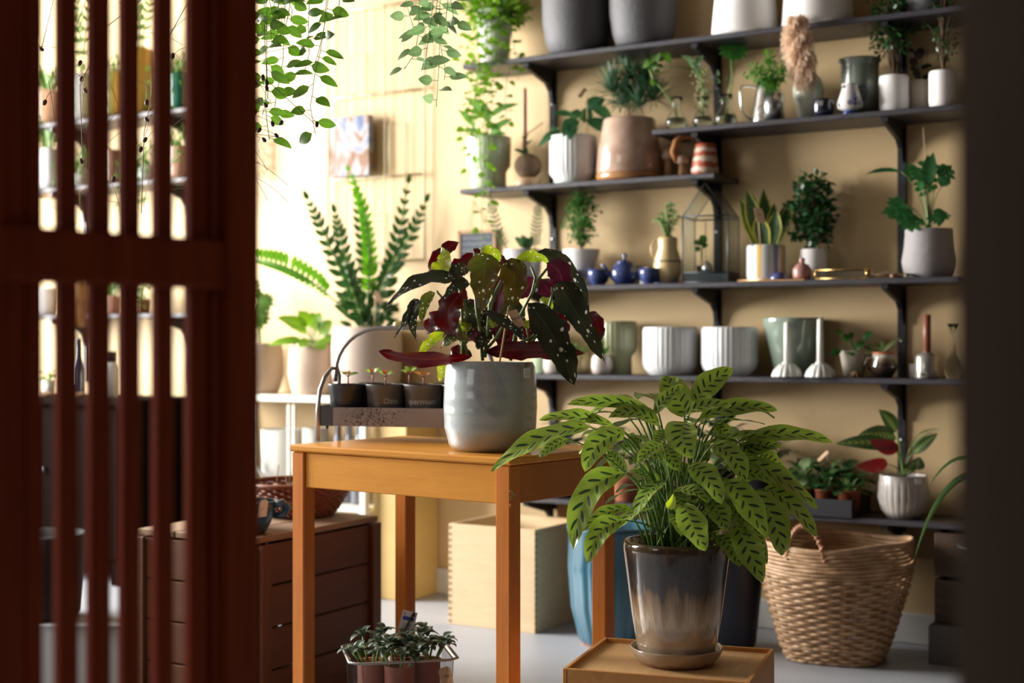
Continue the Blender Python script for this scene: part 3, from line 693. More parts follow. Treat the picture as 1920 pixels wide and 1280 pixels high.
GL = NT('blush_beige_glaze'); v_ = GL.coord('Object'); n_ = GL.noise(v_, 18, 4); GL.col(GL.mix(GL.ramp(n_, [(.35, 0.0), (.65, 1.0)]), (.47, .33, .25), (.36, .23, .165))); GL.set(rough=.16, coat=.5); GL = GL.m
it = sh(1180, 3, .13); r = start('beige_glazed_pot', it, 'large beige glazed pot on a saucer with a spiky pine-like tuft', 'potted plant')
H = pot(r, it, [(52, 337), (62, 322), (60, 290), (50, 228), (48, 224)], GL)
MB().lathe([(.001, 0), (58*it.s, 0), (62*it.s, .008), (63*it.s, .024), (60*it.s, .026), (58*it.s, .015), (.001, .012)], 48).build('saucer', mat('amber_glaze', (.4, .19, .07), .2, coat=.5), r)
fol = MB(); st = MB(); c0 = Vector((0, 0, H-.03)); hub = it.q(1178, 195); stem(st, c0, hub, .003)
for (x, y, n, L) in ((1178, 190, 150, .10), (1150, 175, 120, .12), (1205, 165, 150, .13), (1180, 150, 120, .12), (1225, 190, 120, .11), (1165, 200, 80, .08), (1200, 200, 90, .1)):
    c = it.q(x, y, R.uniform(-.03, .03)); stem(st, hub, c, .0018); tuft(fol, c, n, L*1.15, .0055, seed=x)
fin(r, fol, st, leafmat('pine_needles', (.05, .12, .06), (.1, .19, .1)), BARK())
WD = wood('mushroom_wood', (.42, .25, .12), (.3, .16, .07), 'z', .5)
for px, y1, hw, lab in ((1253, 276, 7, 'small turned wooden mushroom, the taller of two'), (1279, 290, 9, 'small turned wooden mushroom, the shorter of two')):
    it = sh(px, 3, .13); r = start('wooden_mushroom', it, lab, 'ornament', 'wooden mushrooms'); s = it.s; H = it.zz(y1)
    MB().lathe([(.001, 0), (9*s, .001), (7*s, H*.3), (6*s, H*.7), (.001, H*.72)], 20).build('stalk', WD, r)
    MB().lathe([(.001, H*.6), (11*s, H*.62), (12*s, H*.72), (9*s, H*.9), (.001, H)], 20).build('cap', mat('mushroom_cap', (.5, .34, .24), .5), r)
it = sh(1322, 3, .13); r = start('striped_clay_pot', it, 'small clay pot banded in orange red and cream', 'pot'); s = it.s
k = NT('banded_clay'); v_ = k.coord('Object'); sp = k.n('ShaderNodeSeparateXYZ'); k.l(v_, sp.inputs[0]); nn = k.noise(v_, 22, 3)
w_ = k.m_('SINE', k.m_('ADD', k.m_('MULTIPLY', sp.outputs[2], 190), k.m_('MULTIPLY', nn, 7))); k.col(k.mix(k.ramp(k.m_('ADD', k.m_('MULTIPLY', w_, .5), .5), [(.4, 0.0), (.6, 1.0)]), (.42, .09, .035), (.62, .47, .36))); k.set(rough=.45)
pot(r, it, [(26, 328), (26, 320), (20, 275), (19, 270)], k.m, soil=False)
it = It(1298, .15, SZ[3]); o = MB(); o.tube([it.q(1268, 304), it.q(1262, 285), it.q(1268, 265), it.q(1280, 256), it.q(1294, 256), it.q(1305, 268)], [.006, .012, .012, .010, .007, .003], 10)
o = tag(o.build('curved_seed_pod', mat('rust_brown_pod', (.36, .14, .045), .8, bump=.6, bs=90, sc_=30), None, it.loc), 'rust brown dried pod bent like a hook over the banded clay pot', 'dried pod')
# ======================= shelf 4
it = It(889, .012, 1.05); r = start('chalkboard_sign', it, 'small wood-framed chalkboard hanging from a string on the wall', 'sign'); s = it.s
def wallp(px, py, off=0):
    t = tdepth(px, off); return P(px, py, t) - it.loc
a, b = wallp(862, 436, .01), wallp(928, 502, .01); W_, H_ = b.x-a.x, a.z-b.z; c = (a+b)/2
m = MB(); fw = .012
for dx, dz, sx, sz in ((0, H_/2, W_, fw), (0, -H_/2, W_, fw), (-W_/2, 0, fw, H_+fw), (W_/2, 0, fw, H_+fw)): m.box((c.x+dx, c.y, c.z+dz), (sx, .014, sz))
m.build('frame', WD, r); MB().box((c.x, c.y, c.z), (W_, .006, H_)).build('board', mat('slate', (.06, .07, .09), .8), r)
m = MB()
for row in range(5):
    x = -W_*.4
    while x < W_*.38:
        q = R.uniform(.006, .014); m.tube([(c.x+x+q*j/4, c.y-.004, c.z+H_*(.34-.17*row)+R.uniform(-.004, .004)) for j in range(5)], .0011, 4); x += q+.003
m.build('chalk_writing', mat('chalk', (.7, .72, .75), .9), r)
MB().tube([(c.x-W_*.35, c.y, c.z+H_/2), wallp(885, 375, .004), (c.x+W_*.35, c.y, c.z+H_/2)], .0012, 5).build('string', mat('twine', (.45, .33, .2), .9), r)
it = sh(980, 4, .13); r = start('silver_grey_bowl', it, 'silvery grey bowl with two tall upright succulents', 'potted plant')
H = pot(r, it, [(26, 540), (34, 510), (37, 468)], mat('silver_lustre', (.45, .43, .44), .2, coat=.5)); fol = MB(); st = MB()
for pts in ([(952, 468), (935, 440), (925, 400), (920, 372)], [(1003, 468), (1004, 440), (1008, 405), (1010, 378)]):
    pp = [it.q(x, y) for x, y in pts]; frond(fol, st, pp, 13, .03, .009, TOC+VR*.2, 'lance', 75, .3)
leaves_px(it, fol, [(985, 465, 965, 445, 22), (985, 465, 1000, 445, 22), (990, 470, 978, 440, 20)])
fin(r, fol, st, leafmat('succulent_green', (.06, .14, .06), (.12, .22, .1)), BARK())
def cupm(px, ytop, hw, lab, i=4, d=.16, m_=None, name='blue_cup', cat='cup', grp='small blue cups of the tea set'):
    it = sh(px, i, d); r = start(name, it, lab, cat, grp); s = it.s; H = it.zz(ytop)
    MB().lathe([(.001, 0), (hw*.55*s, 0), (hw*.55*s, .004), (hw*.85*s, H*.25), (hw*s, H*.7), (hw*s, H), (hw*s-.003, H), (hw*s-.004, H*.7), (hw*.5*s, H*.15), (.001, H*.12)], 36).build('cup', m_ or BLU, r); return it, r
BLU = mat('cobalt_tea_glaze', (.035, .055, .17), .2, c2=(.02, .03, .1), coat=.5, sc_=20)
cupm(1122, 505, 21, 'blue tea cup beside the spout of the teapot'); cupm(1073, 507, 16, 'blue tea cup left of the others, by the white footed pot')
it, r = cupm(1219, 503, 21, 'blue tea bowl on the handle side of the teapot')
it = It(1212, .12, SZ[4]); m = MB(); 
o = tag(MB().lathe([(.001, 0), (.034, 0), (.03, .036), (.001, .037)], 4).build('folded_cloth', mat('white_cloth', (.8, .78, .75), .9), None, it.loc), 'white folded cloth standing behind the blue tea bowl', 'cloth')
m = MB().lathe([(.001, .037), (.03, .037), (.02, .052), (.008, .062), (.001, .064)], 9).build('fold', mat('white_cloth', ()), o)
it = sh(1171, 4, .13); r = start('blue_teapot', it, 'cobalt blue teapot with a knobbed lid', 'teapot', None); s = it.s; H = it.zz(492)
MB().lathe([(.001, 0), (16*s, .001), (27*s, H*.35), (28*s, H*.55), (20*s, H*.9), (12*s, H), (.001, H)], 40).build('body', BLU, r)
MB().lathe([(.001, H*.92), (17*s, H*.95), (14*s, H*1.05), (3*s, H*1.1), (2.6*s, H*1.2), (5*s, H*1.3), (.001, H*1.42)], 30).build('lid', BLU, r)
MB().tube([it.q(1152, 520, -.01), it.q(1140, 512, -.01), it.q(1134, 500, -.01), it.q(1128, 495, -.01)], [.012, .009, .006, .005], 10).build('spout', BLU, r)
MB().tube([it.q(1190, 500), it.q(1203, 500), it.q(1206, 512), it.q(1200, 522), it.q(1190, 522)], .0035, 8).build('handle', BLU, r)
it = sh(1050, 4, .06); r = start('blue_jug', it, 'small dark blue jug behind the white footed pot', 'jug'); s = it.s; H = it.zz(470); MB().lathe([(.001, 0), (12*s, .001), (16*s, H*.4), (9*s, H*.8), (11*s, H), (9*s, H), (.001, H*.5)], 28).build('body', BLU, r)
MB().tube([it.q(1057, 480), it.q(1066, 482), it.q(1066, 500), it.q(1060, 508)], .003, 7).build('handle', BLU, r)
it = sh(1090, 4, .11); r = start('white_footed_pot', it, 'white fluted footed pot with a little bushy tree-like plant', 'potted plant')
H = pot(r, it, [(20, 534), (20, 531), (11, 526), (12, 516), (24, 505), (34, 472), (35, 468)], MATTW(), rib=(34, .02, .4, .97)); fol = MB(); st = MB()
bush(fol, st, (0, 0, H-.02), .215, .052, 60, 12, .018, 41, low=.25); fin(r, fol, st, leafmat('aralia_leaf', (.05, .17, .03), (.1, .26, .06)), BARK())
CRM = mat('cream_glaze', (.62, .47, .24), .25, c2=(.55, .4, .19), coat=.3)
it = sh(1252, 4, .12); r = start('cream_jug', it, 'cream jug with a loop handle and dark band, planted with a delicate fern', 'potted plant'); s = it.s; H = it.zz(445)
MB().lathe([(.001, .004), (18*s, .004), (27*s, H*.28), (26*s, H*.5), (18*s, H*.78), (19*s, H*.92), (18*s, H), (16*s, H), (15*s, H*.85), (.001, H*.8)], 40).build('body', CRM, r)
MB().lathe([(26.4*s, H*.47), (26.4*s, H*.50)], 40).build('band', mat('dark_band', (.05, .05, .06), .4), r)
MB().tube([it.q(1238, 452), it.q(1226, 452), it.q(1221, 462), it.q(1222, 475), it.q(1228, 484)], .0035, 8).build('handle', CRM, r)
MB().lathe([(.001, 0), (30*s, 0), (34*s, .003), (34*s, .0045), (.001, .0035)], 36).build('dish', BLU, r)
fol = MB(); st = MB()
for (x, y) in ((1235, 395), (1250, 378), (1268, 390), (1280, 400), (1242, 410), (1262, 375), (1228, 405)):
    frond(fol, st, bez((0, 0, H*.85), it.q((1252+x)/2, y-5), it.q(x, y+8, R.uniform(-.04, .04)), 5), 7, .022, .010, TOC+ZZ, 'ovate', 65)
fin(r, fol, st, leafmat('pale_fern', (.22, .36, .14), (.32, .44, .22), tr=.35))
# ---- glass house
it = sh(1333, 4, .115); r = start('glass_house_terrarium', it, 'glass terrarium shaped like a house with a black metal frame and pitched roof', 'terrarium')
# gable faces the viewer's left; the long side runs back along the shelf
W2 = .085; L2 = .17; He = it.zz(408); Hr = it.zz(347); ax = math.radians(8)
X = Vector((math.cos(ax), math.sin(ax), 0)); Y = Vector((-math.sin(ax), math.cos(ax), 0))
def gp(a, b, z): return X*a + Y*b + ZZ*z
FR = mat('dark_zinc_frame', (.06, .07, .08), .4, metal=.4); m = MB(); hw, hl = .078, .078
for a in (-hw, hw):
    for b in (-hl, hl): m.tube([gp(a, b, 0), gp(a, b, He)], .0028, 5)
for z in (.003, .055*0+.035, He):
    m.tube([gp(-hw, -hl, z), gp(hw, -hl, z), gp(hw, hl, z), gp(-hw, hl, z)], .0025 if z != He else .003, 5, closed=True)
# ridge runs along Y offset: gable on the -X half is seen from the front
for b in (-hl, hl):
    m.tube([gp(-hw, b, He), gp(hw*.0, b, Hr), gp(hw, b, He)], .003, 5)
m.tube([gp(hw*.0, -hl, Hr), gp(hw*.0, hl, Hr)], .003, 5)
for i in range(1, 6):
    q = -hl + 2*hl*i/6; 
    m.tube([gp(hw, q, .035), gp(hw, q, He), gp(hw*.0, q, Hr), gp(-hw, q, He), gp(-hw, q, .035)], .0016, 4)
for i in range(1, 4): q = -hw+.0+2*hw*i/4; m.tube([gp(q, hl, .035), gp(q, hl, He)], .0014, 4)
m.build('frame', FR, r)
for s0, s1, col_ in ((.35, .9, 0),): pass
TG = glass('thin_pane_glass', (.93, .97, .95), ior=1.12); m = MB()
def pane(*ps):
    n0 = (ps[1]-ps[0]).cross(ps[2]-ps[0]).normalized()*.0006; k_ = len(ps)
    m.add([p-n0 for p in ps]+[p+n0 for p in ps], [tuple(reversed(range(k_))), tuple(range(k_, 2*k_))]+[(i, (i+1) % k_, k_+(i+1) % k_, k_+i) for i in range(k_)], False)
pane(gp(-hw, -hl, 0), gp(hw, -hl, 0), gp(hw, -hl, He), gp(-hw, -hl, He)); pane(gp(hw, -hl, 0), gp(hw, hl, 0), gp(hw, hl, He), gp(hw, -hl, He)); pane(gp(-hw, hl, 0), gp(-hw, -hl, 0), gp(-hw, -hl, He), gp(-hw, hl, He))
pane(gp(-hw, -hl, He), gp(hw*.0, -hl, Hr), gp(hw*.0, hl, Hr), gp(-hw, hl, He)); pane(gp(hw*.0, -hl, Hr), gp(hw, -hl, He), gp(hw, hl, He), gp(hw*.0, hl, Hr)); pane(gp(-hw, -hl, He), gp(hw, -hl, He), gp(hw*.0, -hl, Hr))
m.build('panes', TG, r); MB().box((0, 0, .017), (2*hw-.006, 2*hl-.006, .032), rot=ax).build('base_tray', FR, r)
i2 = It(1326, .13, SZ[4]+.033); r = start('silver_pear', i2, 'small silvery pear-shaped ornament inside the glass house', 'ornament'); MB().lathe([(.001, 0), (.012, .002), (.02, .014), (.016, .03), (.006, .04), (.001, .044)], 24).build('body', mat('mercury_silver', (.7, .68, .66), .2, metal=.8), r)
i2 = It(1316, .09, SZ[4]+.033); r = start('seedling_pot', i2, 'tiny plant with round leaves inside the glass house', 'potted plant'); fol = MB(); st = MB()
MB().lathe([(.001, 0), (.015, .001), (.02, .03), (.018, .03), (.001, .026)], 20).build('pot', BM, r); leaves_px(i2, fol, [(1318, 458, 1300, 455, 16), (1318, 458, 1318, 440, 16), (1316, 465, 1328, 458, 14), (1312, 462, 1305, 472, 12)], st=st, base=Vector((0, 0, .026)), shape='round'); fin(r, fol, st, G1())
# ---- sansevieria
k = NT('white_pot_with_ovals'); uv = k.coord('UV'); sp = k.n('ShaderNodeSeparateXYZ'); k.l(uv, sp.inputs[0])
q = k.m_('MULTIPLY', sp.outputs[0], 14); fr = k.m_('SUBTRACT', k.m_('FRACT', q), .5); vv = k.m_('SUBTRACT', sp.outputs[1], .42)
md = k.m_('LESS_THAN', k.m_('ADD', k.m_('POWER', k.m_('ABSOLUTE', k.m_('DIVIDE', fr, .34)), 2), k.m_('POWER', k.m_('ABSOLUTE', k.m_('DIVIDE', vv, .24)), 2)), 1)
cl = k.ramp(k.m_('FRACT', k.m_('DIVIDE', k.m_('FLOOR', q), 3.0)), [(0, (.18, .22, .3)), (.33, (.6, .42, .14)), (.66, (.45, .5, .52))], 'CONSTANT'); k.col(k.mix(md, (.66, .61, .57), cl)); k.set(rough=.35)
it = sh(1436, 4, .13); r = start('sansevieria_pot', it, 'white pot painted with yellow and blue ovals holding a yellow-edged snake plant', 'potted plant')
H = pot(r, it, [(34, 524), (36, 518), (36, 466), (35, 460)], k.m); fol = MB()
for (x0, x1, y1, dd, w_) in ((1425, 1388, 372, .0, 20), (1430, 1400, 356, -.02, 24), (1436, 1432, 354, .02, 25), (1442, 1452, 380, -.03, 22), (1448, 1486, 376, 0, 18), (1440, 1412, 362, .04, 18), (1452, 1470, 385, .04, 16), (1436, 1420, 400, -.05, 24), (1446, 1456, 392, -.05, 22)):
    A = it.q(x0, 470, dd*.5); B = it.q(x1, y1, dd); fol.leaf(A, B, TOC+VR*R.uniform(-.4, .4), w_*1.35*it.s, 'sword', n=10, cr=3, arch=-.03, fold=.3, wave=.02)
fin(r, fol, MB(), leafmat('snake_plant', (.035, .085, .03), (.06, .13, .05), pattern='sans', tr=.05), fname='leaves')
MB().tube([it.q(1426, 462, -.07), it.q(1420, 390, -.07)], .0018, 5).build('stick', mat('kraft_card', ()), r); paper_tag('plant_tag', it.q(1424, 403, -.075), VR+ZZ*-.2, ZZ+VR*-.2, .03, .05, r, 'M', 'brown price tag on a stick', .4)
it = sh(1525, 4, .1); r = start('small_aralia_pot', it, 'white mottled pot with a dense dark green upright shrub', 'potted plant')
H = pot(r, it, [(24, 520), (25, 512), (25, 470), (24, 467)], MATTW()); fol = MB(); st = MB()
bush(fol, st, (0, 0, H-.02), .25, .062, 80, 13, .024, 51, low=.2, shape='round', prof=lambda f_: .6+.5*math.sin(f_*3)); fin(r, fol, st, leafmat('aralia_dark', (.012, .05, .015), (.025, .09, .02), rough=.4, tr=.15), BARK())
it = sh(1504, 4, .185); r = start('pink_vase', it, 'small dusty pink bottle vase', 'vase'); s = it.s; H = it.zz(484)
MB().lathe([(.001, 0), (14*s, .001), (17*s, H*.2), (17.5*s, H*.5), (12*s, H*.7), (5*s, H*.78), (5*s, H*.93), (6*s, H), (4*s, H), (3*s, H*.8), (.01, H*.4)], 32).build('vase', mat('pink_glaze', (.36, .17, .15), .35), r)
it = sh(1450, 4, .2); r = start('copper_tray', it, 'long thin copper tray lying on the shelf edge', 'tray'); s = it.s
a, b = it.q(1374, 522).x, it.q(1524, 522).x; COP = mat('copper_brass', (.75, .42, .2), .25, metal=1)
MB().box(((a+b)/2, 0, .0015), (b-a, .05, .003)).build('plate', COP, r); m = MB(); m.tube([(a, -.025, .004), (b, -.025, .004), (b, .025, .004), (a, .025, .004)], .002, 5, closed=True); m.build('rim', COP, r)
it = It(1461, .185, SZ[4]+.003); r = start('blue_dome', it, 'small blue glazed dome on the copper tray', 'ornament'); MB().lathe([(.001, 0), (17*it.s, 0), (17.5*it.s, .006), (14*it.s, .017), (8*it.s, .024), (.001, .026)], 32).build('dome', mat('periwinkle_glaze', (.06, .08, .22), .2, coat=.5), r)
it = sh(1583, 4, .19); r = start('brass_glass_box', it, 'flat glass box with brass edges', 'box'); a = it.q(1524, 520).x; b = it.q(1638, 520).x; BR = mat('brass_edge', (.8, .5, .18), .25, metal=1); m = MB()
for z in (.003, .03): m.tube([(a, -.03, z), (b, -.03, z), (b, .03, z), (a, .03, z)], .002, 5, closed=True)
for x in (a, b):
    for y in (-.03, .03): m.tube([(x, y, .003), (x, y, .03)], .002, 5)
m.build('frame', BR, r); MB().box(((a+b)/2, 0, .0165), (b-a, .058, .026)).build('panes', TG, r)
it = sh(1680, 4, .17); r = tag(MB().tube([it.q(1640, 516), it.q(1665, 513), it.q(1700, 519), it.q(1722, 522)], [.005, .008, .007, .003], 8).build('driftwood', mat('driftwood', (.35, .23, .13), .9, bump=.6, sc_=30), None, it.loc), 'piece of driftwood lying behind the brass glass box', 'driftwood')
for x, c in ((1674, (.5, .3, .16)), (1700, (.34, .3, .16))):
    it = sh(x, 4, .21); m = MB()
    for j in range(9): m.leaf((0, 0, .004), Vector((math.cos(j*.7)*.024, math.sin(j*.7)*.024, .012)), ZZ, .014, n=4, cr=1, arch=.1)
    m.ell((0, 0, .008), (.009, .009, .007)); tag(m.build('dried_flower', mat('dried_petal_%d' % x, c, .9), None, it.loc), ('tan' if x < 1690 else 'greenish')+' dried flower head lying on the shelf', 'dried flower', 'dried flower heads')
it = sh(1742, 4, .13); r = start('grey_philodendron_pot', it, 'large rounded grey concrete pot with a lobed-leaf philodendron and a thin stick', 'potted plant')
H = pot(r, it, [(42, 522), (47, 508), (50, 490), (46, 465), (44, 440), (44, 430)], mat('grey_concrete_pot', (.27, .25, .25), .7, c2=(.22, .2, .2), bump=.3)); fol = MB(); st = MB(); B0 = Vector((0, 0, H-.02))
for (ax_, ay, bx, by, w_, dd) in ((1700, 385, 1668, 392, 60, -.05), (1715, 405, 1690, 432, 50, -.06), (1735, 340, 1740, 290, 50, 0), (1755, 400, 1768, 415, 50, -.05), (1745, 360, 1720, 330, 50, .03), (1760, 330, 1785, 310, 50, .04), (1720, 335, 1700, 305, 40, .04), (1700, 395, 1650, 400, 45, -.02)):
    A = it.q(ax_, ay, dd*.5); stem(st, B0, A, .0022); splitleaf(fol, A, it.q(bx, by, dd), TOC*.8+ZZ*.6, w_*it.s, 3)
leaves_px(it, fol, [(1690, 322, 1622, 327, 14, -.02), (1740, 350, 1750, 285, 24), (1730, 355, 1718, 340, 30), (1760, 390, 1760, 425, 26, -.08), (1765, 350, 1780, 330, 30)], shape='lance', st=st, base=B0)
fin(r, fol, st, leafmat('philodendron', (.03, .12, .04), (.06, .18, .06), rough=.3)); MB().tube([it.q(1745, 435), it.q(1731, 238)], .0018, 5).build('stick', mat('pale_wood', ()), r)
# ======================= shelf 5
WR = mat('white_ribbed_glaze', (.6, .61, .61), .3, c2=(.53, .55, .56), coat=.4)
for px, hw, lab in ((1257, 51, 'large white ribbed pot, empty, nearer the begonia'), (1368, 52, 'large white ribbed pot, empty, beside the sage green planter')):
    it = sh(px, 5, .13); r = start('white_ribbed_pot', it, lab, 'pot', 'white ribbed pots'); pot(r, it, [(40, 709), (42, 700), (hw*.97, 690), (hw, 680), (hw, 620), (hw-1, 613)], WR, rib=(34, .018, .16, .97), soil=False, depth=.5)
it = sh(1155, 5, .1); r = start('olive_ribbed_pot', it, 'olive green ribbed footed pot behind the spotted leaves', 'pot'); pot(r, it, [(30, 702), (30, 668), (36, 660), (39, 650), (39, 610), (38, 602)], mat('olive_glaze', (.3, .31, .18), .3, c2=(.24, .26, .14), coat=.3), rib=(28, .02, .45, .97), soil=False, depth=.5)
for px, hw, y1, c, lab, d in ((1128, 20, 665, (.62, .54, .5), 'small pinkish white round pot with a little succulent', .19), (1084, 22, 662, (.5, .42, .22), 'small yellowish round pot with a sprig', .16), (1040, 22, 664, (.62, .56, .5), 'small cream round pot beside the grey begonia pot', .19)):
    it = sh(px, 5, d); r = start('small_round_pot', it, lab, 'potted plant', 'small round pots behind the begonia'); H = pot(r, it, [(12, 706), (hw*.85, 700), (hw, 688), (hw*.95, 672), (hw*.8, y1)], mat('round_pot_%d' % px, c, .2, coat=.5)); fol = MB(); st = MB()
    if px == 1128: leaves_px(it, fol, [(1128, 668, 1130, 628, 9), (1128, 668, 1118, 645, 8), (1130, 668, 1144, 648, 9), (1126, 668, 1110, 655, 8)], shape='lance')
    else: rosette(fol, st, (0, 0, H-.01), 14, .05, .018, .03, px)
    fin(r, fol, st, G1())
it = sh(1022, 5, .07); r = start('green_glass_jar', it, 'pale green jar with a leafy plant behind the begonia', 'potted plant'); H = pot(r, it, [(26, 700), (28, 640), (26, 622)], mat('jade_glaze', (.36, .44, .28), .2)); fol = MB(); st = MB(); bush(fol, st, (0, 0, H-.02), .1, .05, 20, 7, .016, 61); fin(r, fol, st, G1())
it = sh(1488, 5, .1); r = start('sage_planter', it, 'wide glossy sage green tapered planter behind the two candle holders', 'planter'); pot(r, it, [(30, 712), (36, 700), (52, 630), (57, 602), (57, 596)], mat('sage_gloss', (.21, .26, .21), .14, c2=(.16, .2, .165), coat=.6), soil=False, depth=.4)
CH = mat('white_bisque', (.66, .67, .63), .4); WAX = mat('white_wax', (.8, .78, .72), .4)
for px, y1, lab in ((1476, 603, 'white fluted candle holder with a white candle, the left of the pair'), (1538, 597, 'white fluted candle holder with a white candle, the right of the pair')):
    it = sh(px, 5, .212); r = start('candle_holder', it, lab, 'candle holder', 'white fluted candle holders'); s = it.s; H = it.zz(680)
    MB().lathe([(.001, 0), (28*s, .001), (28*s, .004), (24*s, .022), (14*s, .042), (8*s, H*.92), (9.5*s, H*.97), (9*s, H*1.05), (.001, H*1.05)], 112, rib=(14, .06, .003, .045)).build('holder', CH, r)
    Hc = it.zz(y1); c_ = MB().lathe([(.001, H), (6.5*s, H), (5.8*s, Hc-.003), (.001, Hc)], 20).build('candle', WAX, r); MB().tube([(0, 0, Hc-.002), (.001, 0, Hc+.012)], .0009, 5).build('wick', mat('white_wick', (.7, .68, .6), .9), c_)
it = sh(1601, 5, .13); r = start('pilea_pot', it, 'beige tapered pot with a round-leaved pilea', 'potted plant'); H = pot(r, it, [(17, 710), (19, 702), (26, 664), (26, 657)], mat('beige_clay', (.42, .37, .29), .6)); fol = MB(); st = MB()
leaves_px(it, fol, [(1585, 632, 1565, 622, 18), (1590, 625, 1598, 635, 22), (1605, 655, 1620, 640, 20), (1622, 640, 1635, 622, 22), (1585, 660, 1600, 668, 18, -.09), (1575, 655, 1560, 668, 18, -.03), (1620, 650, 1636, 660, 16), (1590, 640, 1580, 628, 16)], shape='round', st=st, base=Vector((0, 0, H-.01)), dflt=ZZ*.8+TOC*.5)
fin(r, fol, st, leafmat('pilea', (.02, .09, .015), (.05, .15, .03)))
k = NT('brown_cream_glaze'); v_ = k.coord('Object'); sp = k.n('ShaderNodeSeparateXYZ'); k.l(v_, sp.inputs[0]); z_ = k.m_('ADD', sp.outputs[2], k.m_('MULTIPLY', k.noise(v_, 40, 2), .008))
k.col(k.ramp(k.m_('MULTIPLY', z_, 10), [(.0, (.02, .012, .01)), (.48, (.045, .03, .02)), (.62, (.2, .14, .09)), (.7, (.5, .45, .4)), (1, (.5, .46, .42))])); k.set(rough=.15, coat=.5)
it = sh(1657, 5, .15); r = start('brown_mug', it, 'glazed mug, dark brown below and cream above with an orange rim, holding a cactus-like succulent', 'potted plant'); s = it.s; H = it.zz(660)
MB().lathe([(.001, 0), (15*s, .001), (25*s, H*.35), (25*s, H*.5), (20*s, H*.75), (21*s, H*.93), (20*s, H*.93), (.001, H*.9)], 40).build('body', k.m, r); MB().lathe([(21*s, H*.92), (21.5*s, H), (19.5*s, H), (19.5*s, H*.92)], 36).build('rim', mat('orange_rim', (.5, .13, .04), .4), r)
MB().tube([it.q(1640, 671), it.q(1626, 672), it.q(1622, 682), it.q(1632, 694)], .003, 8).build('handle', k.m, r)
fol = MB(); leaves_px(it, fol, [(1655, 660, 1690, 632, 9, -.02), (1655, 660, 1622, 644, 9), (1654, 660, 1653, 636, 9, -.03), (1650, 660, 1640, 642, 12, .04), (1648, 662, 1620, 662, 12, .02)], shape='lance'); fin(r, fol, MB(), leafmat('aloe_like', (.1, .14, .05), (.2, .2, .08)), fname='succulent')
for j in range(1):
    it = sh(1604, 5, .21); m = MB()
    for a in range(7):
        d = Vector((math.cos(a*.9), math.sin(a*.9), 0)); m.ell(d*.01+ZZ*.012, (.005, .005, .005), 6, 5); m.tube([d*.008+ZZ*.01, d*.018+ZZ*.002], [.003, .0015], 5)
    m.ell((0, 0, .014), (.011, .011, .008)); tag(m.build('pine_cone', mat('cone_brown', (.16, .075, .03), .8), None, it.loc), 'little brown cone lying in front of the beige pilea pot', 'cone')
it = sh(1738, 5, .16); r = start('silver_bottle_holder', it, 'silvery bottle-shaped candle holder with a brown candle', 'candle holder'); s = it.s; H = it.zz(662)
MB().lathe([(.001, 0), (22*s, .001), (22.5*s, .004), (22*s, H*.85), (18*s, H*.97), (7*s, H*1.03), (7*s, H*1.25), (6*s, H*1.25), (.001, H*1.1)], 40).build('holder', mat('silver_lustre_bottle', (.5, .46, .42), .2, metal=.7), r)
Hc = it.zz(590); c_ = MB().lathe([(.001, H*1.05), (7.4*s, H*1.06), (7.2*s, Hc), (.001, Hc)], 20).build('candle', mat('brown_wax', (.24, .08, .045), .45), r); MB().tube([(0, 0, Hc), (0, 0, Hc+.006)], .0009, 4).build('wick', mat('wick', ()), c_)
a = it.q(1732, 702, -22.5*s); paper_tag('price_sticker', a - VF*.0008, VR, ZZ, .02, .01, r, colr=mat('white_paper', ()), hole=False, label='white price sticker')
it = sh(1713, 5, .12); r = start('small_cup', it, 'small pale cup behind the silvery bottle', 'cup'); MB().lathe([(.001, 0), (.013, .001), (.015, .045), (.013, .045), (.001, .03)], 24).build('cup', MATTW(), r)
it = sh(1788, 5, .12); r = start('tall_glass_candlestick', it, 'tall clear glass candlestick at the edge of the dark post', 'candlestick'); MB().lathe([(.001, 0), (.03, .002), (.028, .03), (.02, .06), (.008, .075), (.008, .15), (.02, .17), (.018, .17), (.006, .15), (.001, .14)], 28).build('body', glass('clear_glass'), r)
